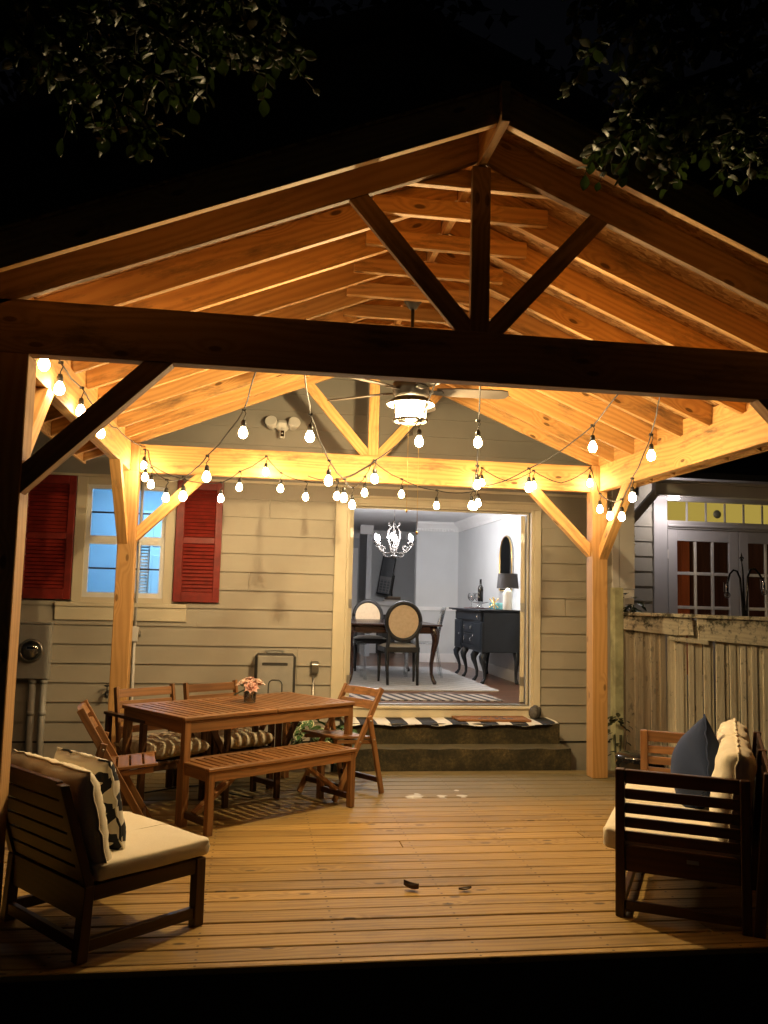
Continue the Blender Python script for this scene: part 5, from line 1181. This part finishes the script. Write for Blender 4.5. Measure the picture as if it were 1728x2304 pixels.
# chandelier
cx, cy = 1.745, 10.8
ch = thing('chandelier', 'white scrolled chandelier with lit candle bulbs above dining table', 'chandelier', (cx, cy, 2.03))
M['ironwhite'] = plain('cream wrought iron', (.06, .054, .048), .45, .06)
def scroll(g, a, pts, r=.0065): g.tube([(cx+cos(a)*p, cy+sin(a)*p, z) for p, z in pts], r, 6)
def spiral(c0, z0, r0, a0, turns, n=14, sgn=1):
    return [(c0+r0*(1-.62*k/n)*cos(a0+sgn*turns*2*pi*k/n), z0+r0*(1-.62*k/n)*sin(a0+sgn*turns*2*pi*k/n)) for k in range(n+1)]
def frame(g):
    for k in range(6):
        a = 2*pi*k/6+.25
        scroll(g, a, [(.012, 2.43), (.05, 2.405), (.085, 2.36), (.088, 2.29), (.06, 2.19), (.035, 2.10), (.03, 2.06)])
        scroll(g, a, [(.03, 2.415), (.06, 2.425), (.085, 2.45), (.078, 2.47), (.066, 2.455)], .005)
        scroll(g, a, [(.035, 2.085), (.09, 2.075), (.15, 2.09), (.21, 2.125), (.245, 2.165), (.25, 2.19)])
        scroll(g, a, spiral(.165, 2.135, .046, -1.6, 1.1), .0055)
        scroll(g, a, [(.03, 2.03), (.08, 2.025), (.125, 2.035), (.145, 2.062), (.13, 2.088), (.105, 2.08), (.11, 2.062)], .0055)
    g.tube([(cx, cy, CZ), (cx, cy, 2.46)], .004, 6); g.tube([(cx, cy, 2.46), (cx, cy, 2.36)], .012, 8)
    g.lathe([(.0, 1.995), (.012, 2.005), (.02, 2.02), (.045, 2.035), (.04, 2.05), (.015, 2.06), (.02, 2.10), (.012, 2.14), (0, 2.15)], (cx, cy, 0), 14)
    g.lathe([(.06, CZ-.001), (.05, CZ-.02), (.015, CZ-.035), (0, CZ-.036)], (cx, cy, 0), 18)
one('frame', M['ironwhite'], ch, frame, True)
for k in range(6):
    a = 2*pi*k/6+.25; p = Vector((cx+.25*cos(a), cy+.25*sin(a), 0))
    cp = one('candle_cup', M['ironwhite'], ch, lambda g: (g.lathe([(.006, 2.175), (.02, 2.185), (.036, 2.21), (.03, 2.208), (.012, 2.19)], p, 10), g.tube([p+Vector((0, 0, 2.185)), p+Vector((0, 0, 2.245))], .0095, 8)), True)
    one('candle_bulb', emit('lit candle bulb %d' % k, (1, .95, .94), S_CHAND) if k == 0 else bpy.data.materials['lit candle bulb 0'], cp, lambda g: g.lathe([(.008, 2.245), (.017, 2.262), (.018, 2.275), (.010, 2.30), (0, 2.32)], p, 10), True)
# living room glimpse
tv = thing('wall_screen', 'tilted dark wall screen on an arm above the mantel', 'screen', (2.4, 15.75, 1.7))
Mt = Matrix.Translation((2.40, 15.62, 1.92)) @ Matrix.Rotation(radians(9), 4, 'Y') @ Matrix.Rotation(radians(-20), 4, 'Z')
one('panel', M['gloss_black'], tv, lambda g: g.box(-.125, .125, -.02, .02, -.36, .34, M=Mt), True, .006)
one('reflection_film', plain('dark glass', (.07, .078, .088), .2), tv, lambda g: g.box(-.11, .11, -.023, -.0205, -.345, .325, M=Mt), True)
one('lattice', plain('grey lattice reflection', (.12, .12, .125), .5), tv, lambda g: ([g.box(-.105, .105, -.0265, -.0235, z, z+.012, M=Mt) for z in (-.31, -.26, -.21, -.16, -.11)], [g.box(x, x+.016, -.0266, -.0236, -.33, -.08, M=Mt) for x in (-.10, -.035, .03, .09)], g.box(-.11, .11, -.0268, -.0234, -.09, -.03, M=Mt)), True)  # grid stands for a reflection, modelled onto the screen
one('arm', M['grey_dark'], tv, lambda g: (g.tube([(2.45, 15.66, 1.95), (2.56, 15.8, 1.9), (2.55, 15.99, 1.9)], .03, 8), g.tube([(2.47, 15.8, 2.1), (2.57, 15.82, 1.9), (2.53, 15.84, 1.62), (2.55, 15.9, 1.55)], .02, 6)), True)
mn = thing('fireplace', 'white fireplace mantel at the back of living room', 'fireplace', (2.45, 15.8, FZ))
one('mantel', M['crown'], mn, lambda g: (g.box(2.04, 2.78, 15.55, 15.99, 1.36, 1.44), g.box(2.10, 2.72, 15.62, 15.99, 1.20, 1.359), g.box(2.10, 2.24, 15.66, 15.99, FZ, 1.199), g.box(2.60, 2.74, 15.66, 15.99, FZ, 1.199)), True, .01)
one('firebox', M['black'], mn, lambda g: g.box(2.241, 2.599, 15.75, 15.98, FZ, 1.199), True)
bk = thing('books', 'small stack of books on the mantel', 'books', (2.55, 15.75, 1.44))
for k, (z0, z1, c, w) in enumerate(((1.441, 1.470, (.62, .60, .57), .30), (1.4705, 1.505, (.12, .075, .05), .27), (1.5055, 1.53, (.25, .19, .12), .24))):
    one('book', plain('book cover %d' % k, c, .6), bk, lambda g: g.box(2.68-w, 2.68, 15.66, 15.86, z0, z1), True, .003)
bd = thing('window', 'white framed window with dark panes and slatted blind in living room', 'window', (1.6, 15.98, FZ))
one('frame', M['crown'], bd, lambda g: (g.box(1.30, 1.36, 15.94, 15.999, .9, 2.42), g.box(1.80, 1.90, 15.94, 15.999, .6, 2.42), g.box(1.361, 1.799, 15.94, 15.999, 2.32, 2.42), g.box(1.361, 1.799, 15.94, 15.999, 1.58, 1.64)), True, .004)
one('pane', M['gloss_black'], bd, lambda g: g.box(1.361, 1.799, 15.97, 15.98, .6, 2.319), True)
one('blind', M['white'], bd, lambda g: [g.box(1.362, 1.798, 15.945, 15.965, .62+i*.055, .645+i*.055) for i in range(17)], True)
# ------------------------------------------------------------------ bedroom seen through the window
BL_ = (.25, .61, 1.0)
tag(one('ceiling_lamp', emit('lit blue ceiling lamp', BL_, 115), None, lambda g: g.lathe([(.16, 2.749), (.16, 2.72), (.10, 2.69), (0, 2.68)], (-1.20, 9.75, 0), 24)), 'blue lit ceiling lamp seen through the shuttered window', 'ceiling lamp')
idr = thing('interior_door', 'panelled door inside the blue lit bedroom', 'door', (-1.0, 10.55, .5))
one('slab', M['white'], idr, lambda g: (g.box(-1.28, -.62, 10.55, 10.59, .5, 2.42), g.box(-1.34, -1.281, 10.53, 10.595, .5, 2.48), g.box(-1.28, -.57, 10.53, 10.595, 2.421, 2.48)), True, .004)
one('panels', M['white'], idr, lambda g: [g.box(x, x+.24, 10.535, 10.5495, za, zb) for x in (-1.22, -.92) for za, zb in ((.62, 1.20), (1.32, 1.95), (2.05, 2.34))], True, .008)
shu = thing('interior_shutter', 'white louvred half shutter inside the bedroom window', 'shutter', (-1.2, 8.5, 1.45))
def lou(g):
    for (a, b) in ((-1.30, -1.20), (-1.12, -1.02)):
        g.box(a-.012, a, 8.50, 8.53, 1.44, 2.0); g.box(b, b+.012, 8.50, 8.53, 1.44, 2.0)
        for i in range(18): z = 1.45+i*.030; g.hexa([(a, 8.50, z), (b, 8.50, z), (b, 8.504, z), (a, 8.504, z), (a, 8.522, z+.018), (b, 8.522, z+.018), (b, 8.526, z+.018), (a, 8.526, z+.018)], 0)
one('louvre', M['white'], shu, lou, True)
# ================================================================== TREES
def leafm(name, c, gloss=.46):
    n = N(name); g = n.n('NewGeometry'); nz = n.n('TexNoise', {'Vector': g.outputs['Position'], 'Scale': 14.0})
    r = n.ramp(nz, [(.3, tuple(x*.55 for x in c)), (.7, tuple(x*1.3 for x in c))])
    b = n.bsdf(r, gloss, None, Specular_IOR_Level=.4)
    t = n.n('BsdfTranslucent', {0: r}); mx = n.n('MixShader', {0: .30, 1: n.b, 2: t}); n.t.links.new(mx.outputs[0], n.out.inputs[0]); return n.m
M['leaf'] = leafm('glossy leaf', (.036, .060, .013))
M['bark'] = plain('bark', (.05, .04, .03), .9, .5, 16, .4)
def twig_tree(label, trunk, limbs, n_tw, leaf_l, seed, grp):
    q = random.Random(seed)
    t = thing('tree', label, 'tree', trunk[0], 0, grp)
    one('trunk', M['bark'], t, lambda g: g.tube(trunk, [.13-.09*i/(len(trunk)-1) for i in range(len(trunk))], 10), True)
    tw = []
    def br(g):
        for L in limbs:
            g.tube(L, [.022-.017*i/(len(L)-1) for i in range(len(L))], 6)
            for i in range(len(L)-1):
                a, b = Vector(L[i]), Vector(L[i+1]); k = max(1, int((b-a).length/.06*n_tw))
                for j in range(k):
                    if i == 0 and q.random() < .5: continue
                    p = a.lerp(b, (j+q.random())/k); d = (b-a).normalized()
                    s = Vector((q.uniform(-1, 1), q.uniform(-1, 1), q.uniform(-.9, .6))).normalized()
                    e = (d*.7+s).normalized(); l = q.uniform(.08, .22)
                    m = p+e*l*.5+Vector((0, 0, .01)); z = p+e*l+Vector((0, 0, -.03))
                    g.tube([p, m, z], [.004, .003, .0015], 4); tw.append((p, m, z))
    one('branch', M['bark'], t, br, True)
    def cr(g):
        for (p, m, z) in tw:
            n = q.randint(5, 9)
            for i in range(n):
                f = .25+.75*i/(n-1); c = p.lerp(m, f*2) if f < .5 else m.lerp(z, f*2-1)
                d = (z-p).normalized(); s = Vector((q.uniform(-1, 1), q.uniform(-1, 1), q.uniform(-1, .45))).normalized()
                d = (d*.6+s).normalized(); l = leaf_l*q.uniform(.7, 1.25)
                w = d.cross(Vector((q.uniform(-.6, .6), q.uniform(-.6, .6), 1))).normalized()*l*.36
                nn = w.cross(d).normalized()
                cv = q.uniform(.05, .25)
                g.grid(lambda u, v: c+d*l*(v*.95+.05)+w*(2*u-1)*(sin(pi*min(1, v**1.15*.97+.02))**.8)+nn*l*(.12*abs(2*u-1)-cv*v*v)  , 2, 6)
    one('crown', M['leaf'], t, cr, True)
    return t
twig_tree('glossy leaved tree overhanging from the upper left', [(-2.2, 2.3, -.36), (-2.15, 2.35, 1.5), (-1.9, 2.45, 3.0), (-1.5, 2.5, 4.2)], [
    [(-1.75, 2.5, 3.67), (-1.1, 2.6, 3.62), (-.6, 2.6, 3.43), (-.25, 2.62, 3.33), (.02, 2.62, 3.26)],
    [(-1.6, 2.5, 4.07), (-.9, 2.55, 3.82), (-.45, 2.58, 3.57), (-.08, 2.6, 3.40)],
    [(-1.8, 2.45, 3.47), (-1.2, 2.5, 3.47), (-.75, 2.55, 3.29), (-.5, 2.58, 3.05), (-.42, 2.6, 2.90)],
    [(-1.8, 2.5, 3.77), (-1.2, 2.6, 3.67), (-.8, 2.62, 3.45), (-.55, 2.6, 3.22), (-.33, 2.6, 3.09)],
    [(-1.5, 2.6, 4.17), (-1.0, 2.7, 3.87), (-.55, 2.7, 3.67), (-.2, 2.72, 3.57)],
    [(-.6, 2.6, 3.43), (-.42, 2.55, 3.27), (-.2, 2.55, 3.15)],
    [(-1.5, 2.7, 3.57), (-1.0, 2.75, 3.49), (-.8, 2.75, 3.27), (-.62, 2.75, 3.12)],
    [(-.9, 2.55, 3.82), (-.5, 2.6, 3.69), (-.2, 2.62, 3.57), (-.05, 2.62, 3.49)]], 2.8, .048, 21, 'overhanging trees')
twig_tree('round leaved tree overhanging from the upper right', [(3.6, 2.6, -.36), (3.5, 2.7, 1.6), (3.2, 2.85, 3.2), (2.9, 2.9, 4.6)], [
    [(3.15, 2.88, 3.72), (2.5, 2.95, 3.84), (1.95, 2.98, 3.72), (1.6, 3.0, 3.58), (1.38, 3.0, 3.42)],
    [(3.0, 2.9, 4.22), (2.4, 2.98, 4.22), (1.8, 3.0, 4.04), (1.42, 3.02, 3.84), (1.28, 3.02, 3.68)],
    [(3.2, 2.85, 3.52), (2.5, 2.92, 3.60), (2.0, 2.95, 3.48), (1.7, 2.97, 3.34), (1.56, 2.98, 3.24)],
    [(3.2, 2.85, 3.42), (2.6, 2.9, 3.42), (2.1, 2.94, 3.38), (1.85, 2.96, 3.30)],
    [(2.9, 2.9, 4.62), (2.3, 2.98, 4.42), (1.75, 3.0, 4.27), (1.35, 3.02, 4.07), (1.22, 3.02, 3.96)],
    [(1.6, 3.0, 3.58), (1.42, 2.98, 3.38), (1.27, 2.97, 3.27)],
    [(2.4, 3.1, 4.22), (1.9, 3.1, 3.92), (1.6, 3.1, 3.82), (1.45, 3.1, 3.64)],
    [(2.4, 3.1, 4.52), (1.95, 3.1, 4.22), (1.65, 3.1, 4.08), (1.35, 3.1, 3.92)],
    [(2.6, 3.05, 3.92), (2.1, 3.05, 3.67), (1.8, 3.05, 3.52), (1.62, 3.05, 3.42)]], 3.2, .052, 33, 'overhanging trees')
def far_tree(label, x, y, h, r, seed):
    q = random.Random(seed)
    t = thing('tree', label, 'tree', (x, y, -.36), 0, 'dark trees behind the house')
    one('trunk', M['bark'], t, lambda g: (g.tube([(x, y, -.36), (x+.2, y, h*.4), (x, y, h*.75)], [.4, .3, .12], 8), [g.tube([(x+.1, y, h*.45), (x+r*.7*cos(a), y+r*.5*sin(a), h*.8)], [.15, .05], 6) for a in (0, 1.3, 2.6, 3.9, 5.2)]), True)
    def cr(g):
        cl = [(x+r*q.uniform(-.8, .8), y+r*.6*q.uniform(-1, 1), h*q.uniform(.5, 1.0), r*q.uniform(.25, .45)) for _ in range(26)]
        for (a, b, c, rr) in cl:
            for _ in range(110):
                d = Vector((q.gauss(0, 1), q.gauss(0, 1), q.gauss(0, 1))).normalized()*rr*q.uniform(.6, 1.1); p = Vector((a, b, c))+d
                u = Vector((q.gauss(0, 1), q.gauss(0, 1), q.gauss(0, 1))).normalized()*q.uniform(.16, .34); w = u.cross(Vector((q.gauss(0, 1), q.gauss(0, 1), q.gauss(0, 1)))).normalized()*.14
                bb = len(g.v); g.v += [tuple(p-u), tuple(p+w), tuple(p+u), tuple(p-w)]; g.face([bb, bb+1, bb+2, bb+3])
    one('crown', M['leaf'], t, cr, True)
far_tree('tall dark tree behind the house at upper left', -4.5, 22, 19, 6.5, 1)
far_tree('tall dark tree rising behind the pavilion ridge', .2, 23, 20.5, 5.6, 2)
far_tree('lower dark tree right of the pavilion ridge', 9.0, 24, 15.5, 4.5, 3)
far_tree('dark tree behind the porch wing at far right', 14.5, 22, 14.5, 4.0, 4)
fh = thing('added_far_wall', 'added far dark wall with one dim blue glowing patch', 'house', (-3, 19, -.36))
one('wall', plain('dark far wall', (.06, .06, .06), .9), fh, lambda g: g.box(-5.5, -1.0, 19.0, 19.2, -.36, 13.2), True)
one('window', emit('dim blue glow', (.05, .14, .17), .55), fh, lambda g: g.box(-3.05, -2.28, 18.96, 18.999, 11.55, 12.0), True)  # made-up glowing patch for a pale blue spot among the leaves
